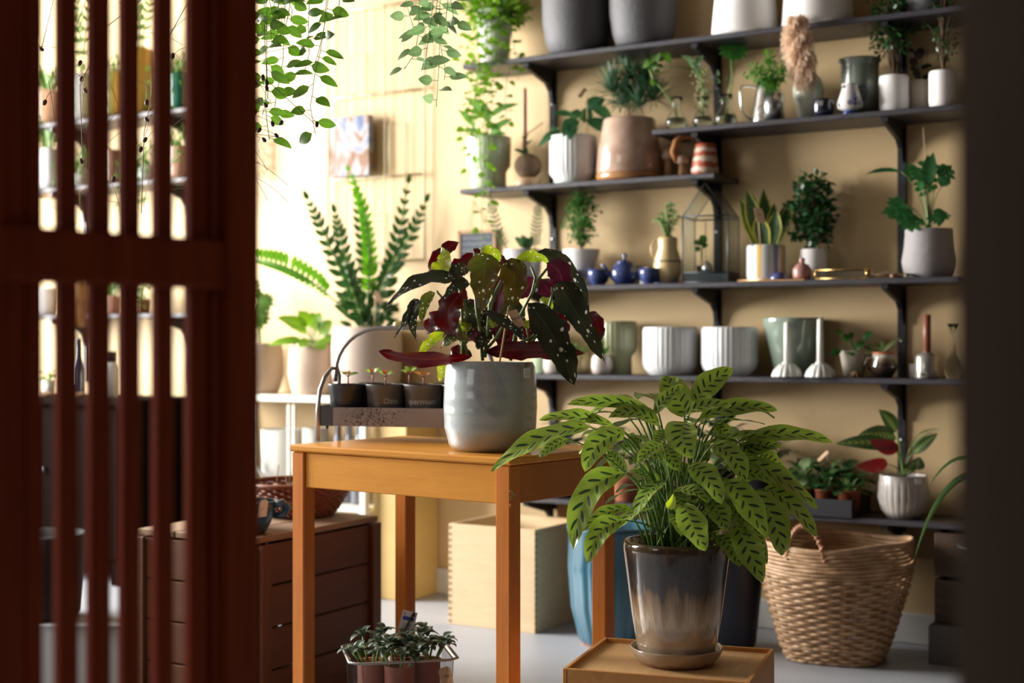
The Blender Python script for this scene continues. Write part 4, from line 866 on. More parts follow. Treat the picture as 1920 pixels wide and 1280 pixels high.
# ======================= shelf 6
it = sh(1554, 6, .14); r = start('black_seed_tray', it, 'black plastic tray full of potted leafy houseplants on the lowest shelf', 'tray'); a = it.q(1480, 960).x; b = it.q(1622, 960).x; m = MB(); BP = mat('black_plastic', (.016, .016, .02), .5); hh = .055
m.box(((a+b)/2, 0, .003), (b-a, .2, .006))
for (x0, y0_, sx, sy) in (((a+b)/2, -.1, b-a+.01, .005), ((a+b)/2, .1, b-a+.01, .005), (a, 0, .005, .2), (b, 0, .005, .2)): m.box((x0, y0_, hh/2), (sx, sy, hh))
m.build('tray', BP, r)
TER = mat('terracotta_plastic', (.26, .07, .03), .5)
for i, (px, d, nm) in enumerate(((1505, .17, 'beside the calathea leaves'), (1550, .17, 'in the middle of the tray'), (1592, .17, 'next to the ribbed grey pot'), (1520, .08, 'at the back of the tray'), (1575, .08, 'against the wall, under the stick tag'))):
    it = It(px, d, SZ[6]+.006); r = start('nursery_pot', it, 'rust-coloured nursery pot of dark green leaves '+nm, 'potted plant', 'nursery pots in the black tray'); MB().lathe([(.001, 0), (.03, .001), (.038, .07), (.04, .07), (.04, .075), (.036, .075), (.001, .065)], 28).build('pot', TER, r)
    fol = MB(); st = MB(); rosette(fol, st, (0, 0, .065), 18, .085, .045, .06, 70+i, 'ovate', tilt=(.0, 1.3)); fin(r, fol, st, GD())
    if i == 0:
        fol = MB(); leaves_px(it, fol, [(1512, 892, 1492, 915, 22, -.07), (1500, 880, 1520, 858, 20)]); fol.build('pale_leaves', leafmat('pale_leaf', (.3, .42, .2), (.36, .48, .26)), r)
    if i == 4:
        MB().tube([it.q(1553, 915), it.q(1551, 840)], .0016, 5).build('stick', mat('kraft_card', ()), r); paper_tag('plant_tag', it.q(1543, 855, -.03), VR*-.7+ZZ*-.8+VF*.4, ZZ*.6+VR*-.6+VF, .045, .012, r)
it = sh(1694, 6, .15); r = start('maranta_pot', it, 'grey-white pot with carved vertical grooves holding a prayer plant with red undersides', 'potted plant')
H = pot(r, it, [(27, 978), (32, 970), (42, 955), (46, 930), (46, 905), (45, 896), (44.5, 890)], mat('cracked_grey_glaze', (.42, .39, .36), .2, c2=(.33, .3, .28), coat=.5, sc_=30), rib=(24, .035, .22, .78)); fol = MB(); st = MB(); B0 = Vector((0, 0, H-.01))
for (ax_, ay, bx, by, w_, dd, n_) in ((1680, 820, 1610, 815, 40, -.02, ZZ*.5+TOC), (1672, 836, 1568, 832, 34, -.06, ZZ*.6+TOC*.8), (1680, 810, 1648, 768, 38, 0, VR*.6+ZZ*.3+TOC*.9), (1710, 838, 1760, 806, 20, 0, ZZ), (1712, 850, 1758, 812, 22, -.04, ZZ*.6+TOC), (1715, 880, 1724, 856, 30, -.05, TOC), (1722, 815, 1775, 805, 18, .05, ZZ), (1700, 880, 1715, 865, 24, -.08, TOC), (1716, 885, 1750, 895, 14, 0, ZZ)):
    A = it.q(ax_, ay, dd*.5); stem(st, B0, A, .002); fol.leaf(A, it.q(bx, by, dd), n_, w_*it.s, 'ovate', arch=.08, n=9, cr=3, fold=.08)
for (ax_, ay, bx, by, w_, dd) in ((1685, 845, 1630, 825, 30, -.08), (1665, 870, 1606, 872, 30, -.08)):
    A = it.q(ax_, ay, dd*.5); stem(st, B0, A, .002); fol.leaf(A, it.q(bx, by, dd), -TOC+ZZ*.3, w_*it.s, 'ovate', arch=-.08, n=9, cr=3, fold=.08)
fin(r, fol, st, leafmat('prayer_plant', (.03, .1, .03), (.05, .15, .05), under=(.2, .02, .02), pattern='mar', tr=.12))
a = it.q(1722, 902, -46*it.s*.95); paper_tag('price_sticker', a, VR*.9+VF*.4, ZZ, .024, .018, r, colr=mat('white_paper', ()), hole=False, label='white price sticker')
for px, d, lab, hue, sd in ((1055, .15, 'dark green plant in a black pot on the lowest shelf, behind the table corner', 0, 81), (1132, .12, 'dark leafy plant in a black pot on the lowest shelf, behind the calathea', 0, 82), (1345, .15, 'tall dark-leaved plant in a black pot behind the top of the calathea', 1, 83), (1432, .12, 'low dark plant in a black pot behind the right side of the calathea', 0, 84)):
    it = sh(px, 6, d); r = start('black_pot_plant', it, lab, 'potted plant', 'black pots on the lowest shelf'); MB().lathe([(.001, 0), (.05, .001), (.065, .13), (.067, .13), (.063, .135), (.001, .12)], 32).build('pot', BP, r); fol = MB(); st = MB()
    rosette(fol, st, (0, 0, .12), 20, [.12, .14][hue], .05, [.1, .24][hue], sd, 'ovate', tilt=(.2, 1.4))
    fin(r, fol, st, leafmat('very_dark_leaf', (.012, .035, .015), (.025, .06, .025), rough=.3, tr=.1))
it = sh(1178, 6, .16); r = start('terracotta_pot', it, 'plain terracotta pot on the lowest shelf, glimpsed between calathea stems', 'pot'); pot(r, it, [(24, 950), (30, 900), (33, 898), (33, 888)], mat('terracotta', (.36, .12, .05), .8), soil=False)
# ======================= table with begonia and seedling carrier
TW = wood('honey_birch', (.74, .32, .04), (.62, .24, .028), 'x', .32, coat=.12, bump=.05); TWZ = wood('honey_birch_leg', (.6, .19, .02), (.46, .13, .014), 'z', .35, coat=.1, bump=.05)
TYAW = math.radians(37.3)
tu = Vector((-math.cos(TYAW), math.sin(TYAW))); tv = Vector((math.sin(TYAW), math.cos(TYAW)))     # camera-plan axes: left along the front, back along the side
def tabw(a, b, z=0):     # a metres left of the near corner, b metres back
    r_, f_ = -.0035 + tu.x*a + tv.x*b, 3.10 + tu.y*a + tv.y*b; return C2W(r_, f_, z)
TL, TD, TH0 = .69, .43, .722
tc = tabw(TL/2, TD/2); uu = (tabw(0, 0)-tabw(1, 0)); tyaw = math.atan2(uu.y, uu.x)
tb = thing('wooden_table', 'honey coloured wooden side table carrying the spotted begonia', 'table', tc, tyaw)
MB().box((0, 0, TH0-.0085), (TL, TD, .017), bev=.004).build('tabletop', TW, tb)
lx, ly, ins = TL/2-.026, TD/2-.026, .04
for sx in (-1, 1):
    for sy in (-1, 1): MB().box((0, 0, 0), (.041, .041, TH0-.018), bev=.003).build('leg', TWZ, tb, (sx*lx, sy*ly, (TH0-.018)/2))
for sy in (-1, 1): MB().box((0, 0, 0), (2*lx-.042, .02, .085), bev=.002).build('apron', TW, tb, (0, sy*(ly+.004), TH0-.0615))
TWY = wood('honey_birch_side', (.5, .16, .024), (.4, .12, .018), 'y', .35, coat=.1, bump=.05)
for sx in (-1, 1): MB().box((0, 0, 0), (.02, 2*ly-.042, .085), bev=.002).build('apron', TWY, tb, (sx*(lx+.004), 0, TH0-.0615))
# worn spot
m = MB(); 
for i in range(9): m.box((lx+.021, -ly-.012+R.uniform(-.008, .008), TH0-.085+R.uniform(-.02, .015)), (.0006, R.uniform(.002, .01), R.uniform(.002, .006)))
m.build('worn_scuffs', mat('pale_scuff', (.6, .42, .25), .8), tb)
ZT = TH0
# ---- begonia pot
it = It(919.5, 0, ZT, t=3.33); r = start('begonia_plant', it, 'spotted angel-wing begonia in a glossy pale grey pot on the wooden table', 'potted plant'); s = it.s
k = NT('blue_grey_glaze'); v_ = k.coord('Object'); n1 = k.noise(v_, 6, 4); n2 = k.noise(v_, 260, 1); sp = k.n('ShaderNodeSeparateXYZ'); k.l(v_, sp.inputs[0])
cc = k.mix(k.ramp(n1, [(.3, 0.0), (.7, 1.0)]), (.42, .46, .455), (.35, .385, .375))
d1 = k.ramp(k.m_('MULTIPLY', sp.outputs[2], 5), [(.0, 1.0), (.3, 0.0)]); cc = k.mix(k.m_('MULTIPLY', d1, .5), cc, (.33, .24, .16))
# darker poured-glaze arcs under the rim
xr = k.n('ShaderNodeVectorMath', operation='DOT_PRODUCT'); k.l(v_, xr.inputs[0]); xr.inputs[1].default_value = VR
ya = k.m_('SUBTRACT', sp.outputs[2], .150); xa = k.m_('SUBTRACT', xr.outputs['Value'], -.004); 
e1 = k.m_('ADD', k.m_('POWER', k.m_('ABSOLUTE', k.m_('DIVIDE', k.m_('ADD', xa, k.m_('MULTIPLY', ya, .35)), .043)), 2), k.m_('POWER', k.m_('ABSOLUTE', k.m_('DIVIDE', ya, .075)), 2)); e2 = k.m_('ADD', k.m_('POWER', k.m_('ABSOLUTE', k.m_('DIVIDE', k.m_('ADD', xa, k.m_('MULTIPLY', ya, .1)), .02)), 2), k.m_('POWER', k.m_('ABSOLUTE', k.m_('DIVIDE', k.m_('SUBTRACT', ya, .012), .06)), 2))
cc = k.mix(k.m_('MULTIPLY', k.ramp(e1, [(.7, 1.0), (1, 0.0)]), .4), cc, (.2, .22, .225)); cc = k.mix(k.m_('MULTIPLY', k.ramp(e2, [(.6, 1.0), (1, 0.0)]), .5), cc, (.4, .38, .34))
cc = k.mix(k.ramp(n2, [(.68, 0.0), (.74, .6)]), cc, (.1, .1, .1)); k.col(cc); k.set(rough=.16, coat=.35)
bt = k.n('ShaderNodeTexWave'); k.l(k.coord('Object', (0, 0, 1)), bt.inputs['Vector']); bt.inputs['Scale'].default_value = 9; bt.bands_direction = 'Z'; k.bump(bt.outputs[1], .18, .006)
H = pot(r, it, [(62, 846), (70, 843), (78, 832), (86, 800), (88, 760), (86, 710), (84, 688), (80, 678)], k.m, wall=.008, depth=.08, n=96)
a = it.q(988, 699, -86*s*.83); nr = Vector((VR*.68 - VF*.73)); paper_tag('price_sticker', a, VR*.83+VF*.56, ZZ, .0165, .022, r, 'BL\n€17,95', 'white price sticker', .24, mat('white_paper', ()), False)
def tip_leaves(it, fol, L, st=None, base=None, dfN=None, wk_=1.18, wv_=.08, jg_=.08, fo_=.14):
    """each: (ax, ay, bx, by, w_px, cx, cy, dA, dB, tilt) ; c = midrib control in pixels (0 = none)"""
    for l in L:
        ax_, ay, bx, by, w_ = l[:5]; cx, cy = (l[5], l[6]) if len(l) > 6 and l[5] else (None, None); dA, dB = (l[7], l[8]) if len(l) > 8 else (0, 0)
        N = l[9] if len(l) > 9 else (dfN or TOC*.9+ZZ*.45)
        A = it.q(ax_, ay, dA); B = it.q(bx, by, dB); C = it.q(cx, cy, (dA+dB)/2 - .015) if cx else None
        if C is not None: C = C*2 - (A+B)/2 if False else C
        fol.leaf(A, B, N+rv(.08), w_*it.s*wk_, l[10] if len(l) > 10 else 'cal', C=C, n=16, cr=4, fold=fo_, wave=wv_, arch=.0 if cx else .06, jag=jg_)
BEG = leafmat('begonia_top', (.014, .02, .012), (.032, .03, .012), under=(.09, .01, .01), rough=.3, tr=.16, pattern='beg')
BEGO = leafmat('begonia_olive', (.06, .075, .014), (.1, .05, .012), under=(.12, .02, .01), rough=.3, tr=.2, pattern='beg')
BEGL = leafmat('begonia_young', (.2, .29, .03), (.3, .32, .04), under=(.32, .12, .03), rough=.35, tr=.35, pattern='beg')
BEGR = leafmat('begonia_underside', (.075, .006, .006), (.035, .004, .006), rough=.35, tr=.15)
BEGP = leafmat('begonia_plum', (.09, .015, .028), (.04, .007, .014), rough=.3, tr=.15)
N1 = TOC+ZZ*.4; NU = ZZ+TOC*.35
fol = MB()
tip_leaves(it, fol, [(850, 523, 722, 581, 36, 775, 505, -.02, -.04, ZZ*.8+TOC*.8, 'beg'), (878, 528, 833, 562, 27, 850, 530, -.05, -.07, N1, 'beg'), (845, 521, 879, 503, 27, 862, 500, -.02, 0, N1),
 (990, 568, 1077, 722, 52, 1042, 620, -.08, -.06, N1+VR*.1), (1045, 530, 1136, 682, 56, 1085, 590, -.06, -.02, N1+VR*.2, 'beg'), (1003, 476, 1104, 592, 34, 1072, 478, .02, .06, N1+VR*.4),
 (781, 560, 739, 633, 24, 772, 590, -.02, -.04, TOC+VR*-.6, 'beg'), (778, 566, 782, 641, 22, 765, 600, -.02, -.05, TOC+VR*.3, 'beg'), (905, 583, 985, 636, 20, 945, 598, -.09, -.11, ZZ*.7+TOC*.8), (868, 560, 905, 600, 24, 880, 590, .03, .03, N1), (930, 570, 905, 640, 26, 905, 600, .04, .04, N1), (1040, 560, 1000, 600, 26, 1030, 590, .04, .05, N1), (896, 590, 868, 650, 26, 872, 610, .0, -.01, N1), (955, 560, 975, 625, 26, 975, 585, .03, .03, N1), (920, 620, 895, 655, 24, 905, 630, .0, -.03, N1), (1010, 600, 1030, 650, 22, 1030, 620, .05, .05, N1), (850, 590, 822, 640, 26, 828, 600, .04, .04, N1)])
fol.build('dark_leaves', BEG, r); fol = MB()
tip_leaves(it, fol, [(914, 476, 905, 592, 58, 902, 520, -.08, -.07, TOC+ZZ*.15+VR*.1, 'beg'), (952, 486, 934, 600, 50, 985, 540, -.03, -.05, TOC+ZZ*.3, 'beg'), (815, 548, 791, 605, 18, 788, 560, -.01, -.02, TOC), (886, 637, 826, 652, 32, 850, 625, -.05, -.06, ZZ+TOC*.5)])
fol.build('olive_leaves', BEGO, r); fol = MB()
tip_leaves(it, fol, [(815, 518, 826, 462, 40, 845, 490, 0, .02, TOC+VR*-.4, 'beg'), (902, 480, 939, 490, 26, 920, 464, -.05, -.03, N1), (818, 516, 792, 522, 18, 0, 0, .0, .02, N1), (967, 492, 1028, 491, 24, 1000, 470, -.03, 0, TOC*.8+ZZ*.6), (832, 622, 784, 665, 18, 812, 632, -.02, -.06, N1), (1012, 568, 1036, 579, 20, 1024, 560, .01, 0, N1), (838, 668, 824, 714, 18, 0, 0, .03, .02, N1), (845, 640, 865, 600, 22, 0, 0, .03, .04, N1), (930, 596, 922, 614, 18, 0, 0, -.02, -.03, N1), (880, 606, 868, 622, 18, 0, 0, -.02, -.03, N1), (985, 600, 990, 616, 16, 0, 0, -.02, -.03, N1)])
fol.build('young_leaves', BEGL, r); fol = MB()
tip_leaves(it, fol, [(808, 514, 860, 453, 26, 822, 470, .05, .08, N1), (840, 512, 887, 475, 26, 862, 500, .05, .08, N1), (889, 476, 900, 468, 14, 0, 0, .02, .02, N1), (832, 586, 800, 624, 28, 812, 600, .03, .05, N1), (866, 550, 856, 636, 42, 820, 585, -.03, -.05, TOC+VR*-.3), (882, 668, 711, 658, 26, 780, 682, -.04, -.09, TOC-ZZ*.5), (908, 660, 1098, 663, 30, 1000, 650, -.03, -.02, TOC-ZZ*.3), (935, 612, 962, 650, 38, 0, 0, .03, .05, TOC),
 (1028, 602, 1066, 596, 22, 0, 0, .04, .04, TOC), (1102, 586, 1124, 642, 22, 1128, 600, .05, .05, TOC), (845, 655, 885, 668, 24, 0, 0, 0, 0, TOC), (870, 540, 845, 575, 30, 0, 0, .05, .05, TOC), (900, 590, 880, 640, 30, 0, 0, .05, .05, TOC), (960, 600, 1000, 640, 26, 0, 0, .06, .06, TOC)], wv_=.16, jg_=.1)
fol.build('red_underside_leaves', BEGR, r); fol = MB()
tip_leaves(it, fol, [(942, 512, 925, 604, 28, 935, 560, 0, 0, TOC+VR*-.5), (937, 477, 953, 512, 13, 942, 490, -.02, -.02, TOC), (1026, 494, 1052, 546, 38, 1060, 505, -.02, -.02, TOC+VR*.3), (1016, 522, 1036, 550, 30, 1025, 545, .0, .0, TOC), (885, 612, 902, 642, 28, 0, 0, .02, .02, TOC), (1068, 620, 1040, 600, 20, 0, 0, .03, .04, TOC), (925, 600, 950, 640, 26, 0, 0, .01, .02, TOC), (880, 560, 895, 620, 32, 0, 0, .06, .06, TOC), (1000, 520, 975, 560, 26, 0, 0, .06, .05, TOC)])
fol.build('plum_leaves', BEGP, r); st = MB()
for pts in ([(866, 676), (868, 610), (864, 560), (860, 525)], [(905, 676), (900, 620), (893, 578), (890, 545)], [(909, 670), (915, 610), (918, 570), (935, 535), (951, 508)], [(957, 676), (965, 630), (976, 590), (998, 548), (1004, 520), (996, 500)], [(1000, 545), (1012, 520), (1026, 503)], [(985, 660), (1005, 630), (1027, 585), (1036, 550), (1035, 538)], [(905, 662), (925, 640), (941, 615), (948, 600)], [(993, 655), (991, 630), (987, 610)], [(868, 630), (850, 590), (830, 560), (818, 545)], [(960, 650), (1000, 630), (1022, 608), (1027, 609)], [(878, 670), (870, 640), (850, 615)], [(914, 500), (925, 560), (918, 590)], [(868, 560), (875, 590), (868, 620)]):
    st.tube([it.q(x, y, -.015) for x, y in pts], [.0042-.0018*i/len(pts) for i in range(len(pts))], 7)
fin(r, MB(), st, BEG, mat('begonia_stem', (.13, .24, .06), .4, c2=(.2, .3, .1)))
MB().tube([it.q(937, 678, -.07), it.q(954, 575, -.07)], .0023, 6).build('stick', mat('pine_stick', (.6, .33, .13), .6), r)
paper_tag('price_tag', it.q(968, 597, -.085), VR+ZZ*.32, ZZ-VR*.55, .0225, .042, r, '€9,50', 'kraft tag reading €9,50', .34, hole=False)
# ---- wire carrier with seedling pots
TYC = math.radians(14.6)
ci = It(0, 0, ZT, t=3.6)
cx0 = P(598, 800, 3.66); 
crot = YAW + (-TYC)*-1*0
def cv(a, b, z):        # a: right along the carrier, b: back, z above the table
    r_ = (600-960)/F*3.66 + math.cos(TYC)*a + math.sin(TYC)*b*0 + math.sin(TYC)*b; f_ = 3.66 - math.sin(TYC)*a + math.cos(TYC)*b
    return C2W(r_, f_, ZT+z)
CL, CW, LW = .46, .2, .14
base = cv(CL/2, CW/2, 0); r = thing('seedling_carrier', 'grey metal wire carrier with a riveted wooden grip, holding black seedling pots on the table', 'plant carrier', base)
def lv(a, b, z): return cv(a, b, z)-base
GAL = NT('galvanised_strip'); v_ = GAL.coord('Object'); n1 = GAL.noise(v_, 12, 4); GAL.col(GAL.mix(n1, (.42, .33, .28), (.22, .17, .15))); GAL.set(rough=.4, metal=.55); GAL = GAL.m
WIRE = mat('grey_steel_rod', (.3, .28, .27), .35, metal=.6); zb, zt_ = .038, .086; th = .0015
def wall(a0, b0, a1, b1, z0_, z1_, m, off=.0012):
    p = [lv(a0, b0, z0_), lv(a1, b1, z0_), lv(a1, b1, z1_), lv(a0, b0, z1_)]; n_ = (p[1]-p[0]).cross(p[3]-p[0]).normalized()*off
    m.add([q-n_ for q in p]+[q+n_ for q in p], [(3,2,1,0),(4,5,6,7),(0,1,5,4),(1,2,6,5),(2,3,7,6),(3,0,4,7)], False)
m = MB(); wall(.0, 0, CL, 0, zb, zt_, m); wall(0, CW, CL, CW, zb, zt_, m); m.build('side_strip', GAL, r)
for a0, a1 in ((0, .035), (CL, CL-.035)): m = MB(); wall(a0, 0, a0, CW, zb, zt_+.004, m); wall(min(a0, a1), -.0015, max(a0, a1), -.0015, zb, zt_+.003, m); m.build('end_plate', mat('dark_bent_steel', (.09, .085, .08), .4, metal=.5), r)
m = MB(); p = [lv(0, 0, zb), lv(CL, 0, zb), lv(CL, CW, zb), lv(0, CW, zb)]; m.add([q for q in p]+[q+ZZ*.002 for q in p], [(3,2,1,0),(4,5,6,7),(0,1,5,4),(1,2,6,5),(2,3,7,6),(3,0,4,7)], False); m.build('bottom_plate', GAL, r)
for sg, a0 in ((-1, -.004), (1, CL+.004)):
    pts = [lv(a0, -.004, 0), lv(a0, -.004, .08), lv(a0+.004*sg*-1, .0, .13), lv(a0-.01*sg, .02, .165), lv(a0-.016*sg, .05, .185), lv(a0-.016*sg, LW-.05, .185), lv(a0-.01*sg, LW-.02, .165), lv(a0, LW, .12), lv(a0, LW+.004, 0)]
    if sg < 0: pass
    MB().tube(pts, .0052, 8).build('leg_rod', WIRE, r)
hp = []
for i in range(9):
    a_ = PI/2*i/8; hp.append(lv(.016+.125*(1-math.cos(a_))*1.0, LW/2, .175+.115*math.sin(a_)))
hp = [lv(.014, LW/2, .15)] + hp + [lv(CL-.016-.125*(1-math.cos(PI/2*i/8)), LW/2, .175+.115*math.sin(PI/2*i/8)) for i in range(8, -1, -1)] + [lv(CL-.014, LW/2, .15)]
ho = MB().tube(hp, .0055, 8).build('handle', WIRE, r)
gm = MB(); pA, pB = lv(CL/2-.055, LW/2+.006, .298), lv(CL/2+.06, LW/2+.006, .298); gm.tube([pA, pA.lerp(pB, .08), pA.lerp(pB, .92), pB], [.008, .011, .011, .008], 10); gm.build('grip', wood('olive_grip', (.42, .32, .1), (.3, .22, .06), 'x', .4), ho)
MB().ell(lv(CL/2+.04, LW/2-.006, .298), (.005, .003, .005)).build('rivet', mat('screw_steel', ()), ho)
m = MB()
for i in range(330):
    a_ = .05+R.gauss(.09, .045)+.0; z = R.uniform(zb+.002, zt_-.002)
    if 0.05 < a_ < .24 and R.random() < 1.1-abs(a_-.14)*8: 
        q = lv(a_, -.0014, z); m.ell(q, (R.uniform(.0006, .0022), .0006, R.uniform(.0006, .0018)), 5, 4)
m.build('soil_crumbs', SOIL(), r); MB().ell(lv(.018, .004, zb-.003), (.004, .004, .005)).build('bolt', BM, r)
SP = mat('black_nursery_plastic', (.02, .02, .021), .35); SP2 = mat('taupe_nursery_plastic', (.085, .075, .068), .4); PR = mat('grey_print', (.34, .33, .31), .5)
LBS = [('black', 'nearest to the carrier end'), ('taupe', 'printed Oste'), ('taupe', 'printed spermum')]
k_ = 0
for row in (0, 1):
    for ci_ in range(4):
        a_ = .056 + ci_*.103; b_ = .053; loc = cv(a_, b_ if row == 0 else b_, zb+.002)
        if row == 1: loc = cv(a_+.03, CW-.046, zb+.002)
        if row == 1 and ci_ == 3: continue
        printed = row == 0 and ci_ in (1, 2)
        lab = [['all-black seedling pot at the end of the carrier, front row', 'taupe seedling pot printed Oste, middle of the front row', 'taupe seedling pot printed spermum, next to the begonia pot', 'black seedling pot of the front row hidden behind the begonia pot'],
               ['black seedling pot of the back row, behind the all-black pot', 'black seedling pot of the back row, behind the pot printed Oste', 'black seedling pot of the back row, next to the begonia pot', '']][row][ci_]
        rr_ = thing('seedling_pot', lab, 'potted seedling', loc, 0, 'seedling pots in the carrier'); hp_ = .105; r0, r1 = .042, .0505
        if row == 1: r0, r1, = .037, .0445
        o = MB().lathe([(.001, 0), (r0, 0), (r0+.001, .003), (r1-.0025, hp_-.018), (r1-.0005, hp_-.016), (r1, hp_-.003), (r1+.0015, hp_), (r1-.001, hp_), (r1-.002, hp_-.014), (.001, hp_-.012)], 44).build('pot', SP2 if printed else SP, rr_)
        MB().disc((0, 0, hp_-.011), r1-.003, 16, .003).build('soil', SOIL(), rr_)
        fol = MB(); st = MB(); hh = .028 if row == 0 else .032; top = Vector((0, 0, hp_+hh-.006)); st.tube([(0, 0, hp_-.012), (.001, 0, hp_+hh*.4), top], [.002, .0018, .0015], 6)
        red = ci_ >= 2
        for j in range(5):
            aa = j*2.5+ci_+row; d = VR*math.cos(aa)+VF*math.sin(aa)+ZZ*R.uniform(.15, .7); L_ = R.uniform(.02, .032); st.tube([top-ZZ*.004, top+d*.008], .001, 5); fol.leaf(top+d*.006, top+d.normalized()*L_, ZZ+TOC*.6+rv(.2), .013, 'ovate', arch=.12, n=5)
        fin(rr_, fol, st, leafmat('seedling_green', (.2, .34, .06), (.32, .4, .08), under=(.35, .1, .06)) if not red else leafmat('seedling_red', (.4, .09, .04), (.35, .3, .06), tr=.3), mat('red_stem', (.3, .05, .05), .5))
        if printed:
            m = MB()
            def cyl(x, y, ph, zc, rad=r0):
                z = zc+y; rr0 = r0+(r1-.0025-r0)*min(1, z/(hp_-.018))+.0004; an = ph + x/rr0; return (TOC*math.cos(an)+VR*math.sin(an))*rr0 + ZZ*z
            textmb(m, 'Oste' if ci_ == 1 else 'spermum', .021, lambda x, y: cyl(x, y, .42 if ci_ == 1 else -.05, .062))
            for q in range(7): 
                ph0 = -1.05 if ci_ == 1 else 1.0; z0_ = .056+q*.003; m.add([cyl(-.007, 0, ph0, z0_), cyl(.007, 0, ph0, z0_), cyl(.007, .0016, ph0, z0_), cyl(-.007, .0016, ph0, z0_)], [(0, 1, 2, 3)], False)
            ring = [cyl(math.cos(t_*.45)*.0065, math.sin(t_*.45)*.0065, -.35 if ci_ == 1 else .25, .052 if ci_ == 1 else .043) for t_ in range(14)]; m.tube(ring, .0005, 4, closed=True)
            textmb(m, 'A', .008, lambda x, y: cyl(x, y, -.35 if ci_ == 1 else .25, .052 if ci_ == 1 else .043))
            m.build('printing', PR, rr_)
# ======================= calathea on its box
bA = Vector((.091, 2.97)); bu = Vector((math.cos(math.radians(37.7)), -math.sin(math.radians(37.7)))); bv = Vector((-bu.y, bu.x)); BZ = .302; bw, bd = .33, .385
cbx = bA + bu*bw/2 + bv*bd/2; ctr = C2W(cbx.x, cbx.y); e_ = C2W(bu.x, bu.y); byaw = math.atan2(e_.y, e_.x)
bx = thing('wooden_box', 'pale wooden box turned upside down as a stand under the calathea', 'box', ctr, byaw)
PB = wood('pale_plywood', (.72, .44, .2), (.6, .35, .15), 'x', .5, bump=.05)
MB().box((0, 0, BZ-.012), (bw-.016, bd-.016, .008)).build('panel', PB, bx)
for sx, sy, lx_, ly_ in ((0, -1, bw, .009), (0, 1, bw, .009), (-1, 0, .009, bd-.02), (1, 0, .009, bd-.02)): MB().box((sx*(bw/2-.0045), sy*(bd/2-.0045), (BZ+.004)/2), (lx_, ly_, BZ-.002), bev=.001).build('side', wood('orange_ply', (.64, .3, .09), (.54, .23, .06), 'x', .5, bump=.05), bx)
it = It(1268.5, 0, BZ-.008, t=3.02); s = it.s
r = start('calathea_plant', it, 'big calathea with pale green leaves feathered in dark marks, in a brown drip-glazed pot', 'potted plant')
k = NT('drip_glaze'); v_ = k.coord('Object'); sp = k.n('ShaderNodeSeparateXYZ'); k.l(v_, sp.inputs[0])
dr = k.noise(k.coord('Object', (1, 1, .04)), 75, 3); n3 = k.noise(k.coord('Object', (1, 1, .3)), 40, 3)
z_ = k.m_('ADD', k.m_('DIVIDE', sp.outputs[2], .265), k.m_('MULTIPLY', k.m_('SUBTRACT', dr, .5), .42)); z_ = k.m_('ADD', z_, k.m_('MULTIPLY', k.m_('SUBTRACT', n3, .5), .12))
z2 = k.m_('DIVIDE', sp.outputs[2], .265)
c1 = k.ramp(z_, [(.30, (.36, .27, .19)), (.36, (.5, .4, .28)), (.45, (.36, .25, .15)), (.55, (.2, .12, .06)), (.62, (.04, .03, .024)), (.8, (.022, .02, .019)), (.97, (.06, .035, .016))])
c0 = k.mix(k.ramp(z2, [(.30, 0.0), (.34, 1.0)]), (.36, .27, .18), c1)
k.col(k.mix(k.ramp(k.m_('ADD', z2, k.m_('MULTIPLY', dr, .03)), [(1.0, 0.0), (1.02, 1.0)]), c0, (.2, .1, .04))); k.set(rough=.1, coat=.6); k.bump(dr, .12, .003)
pf = [(70, 1232), (72, 1225), (84, 1150), (94, 1070), (99, 1030), (99, 1018), (97, 1012)]
prof = [(hw*s, max(.012, it.zz(y)+.0)) for hw, y in pf]; Hc = prof[-1][1]
MB().lathe([(.001, .012)]+prof+[(prof[-1][0]-.006, Hc), (prof[-1][0]-.011, Hc-.006), (prof[-1][0]-.014, Hc-.03), (.001, Hc-.028)], 96).build('pot', k.m, r)
k = NT('saucer_glaze'); sp = k.n('ShaderNodeSeparateXYZ'); k.l(k.coord('Object'), sp.inputs[0]); k.col(k.ramp(k.m_('ADD', k.m_('MULTIPLY', sp.outputs[2], 20), k.m_('MULTIPLY', k.noise(k.coord('Object', (1, 1, .3)), 40, 3), .35)), [(.30, (.18, .05, .025)), (.34, (.16, .08, .04)), (.4, (.3, .22, .15)), (.9, (.33, .24, .16))])); k.set(rough=.15, coat=.5)
MB().lathe([(.001, .001), (.074, .001), (.080, .004), (.092, .018), (.099, .034), (.098, .037), (.094, .036), (.088, .02), (.074, .010), (.001, .010)], 80).build('saucer', k.m, r)
CALM = leafmat('calathea_leaf', (.23, .33, .05), (.32, .42, .09), under=(.24, .32, .09), rough=.27, tr=.25, pattern='cal')
N1 = TOC*.75+ZZ*.65
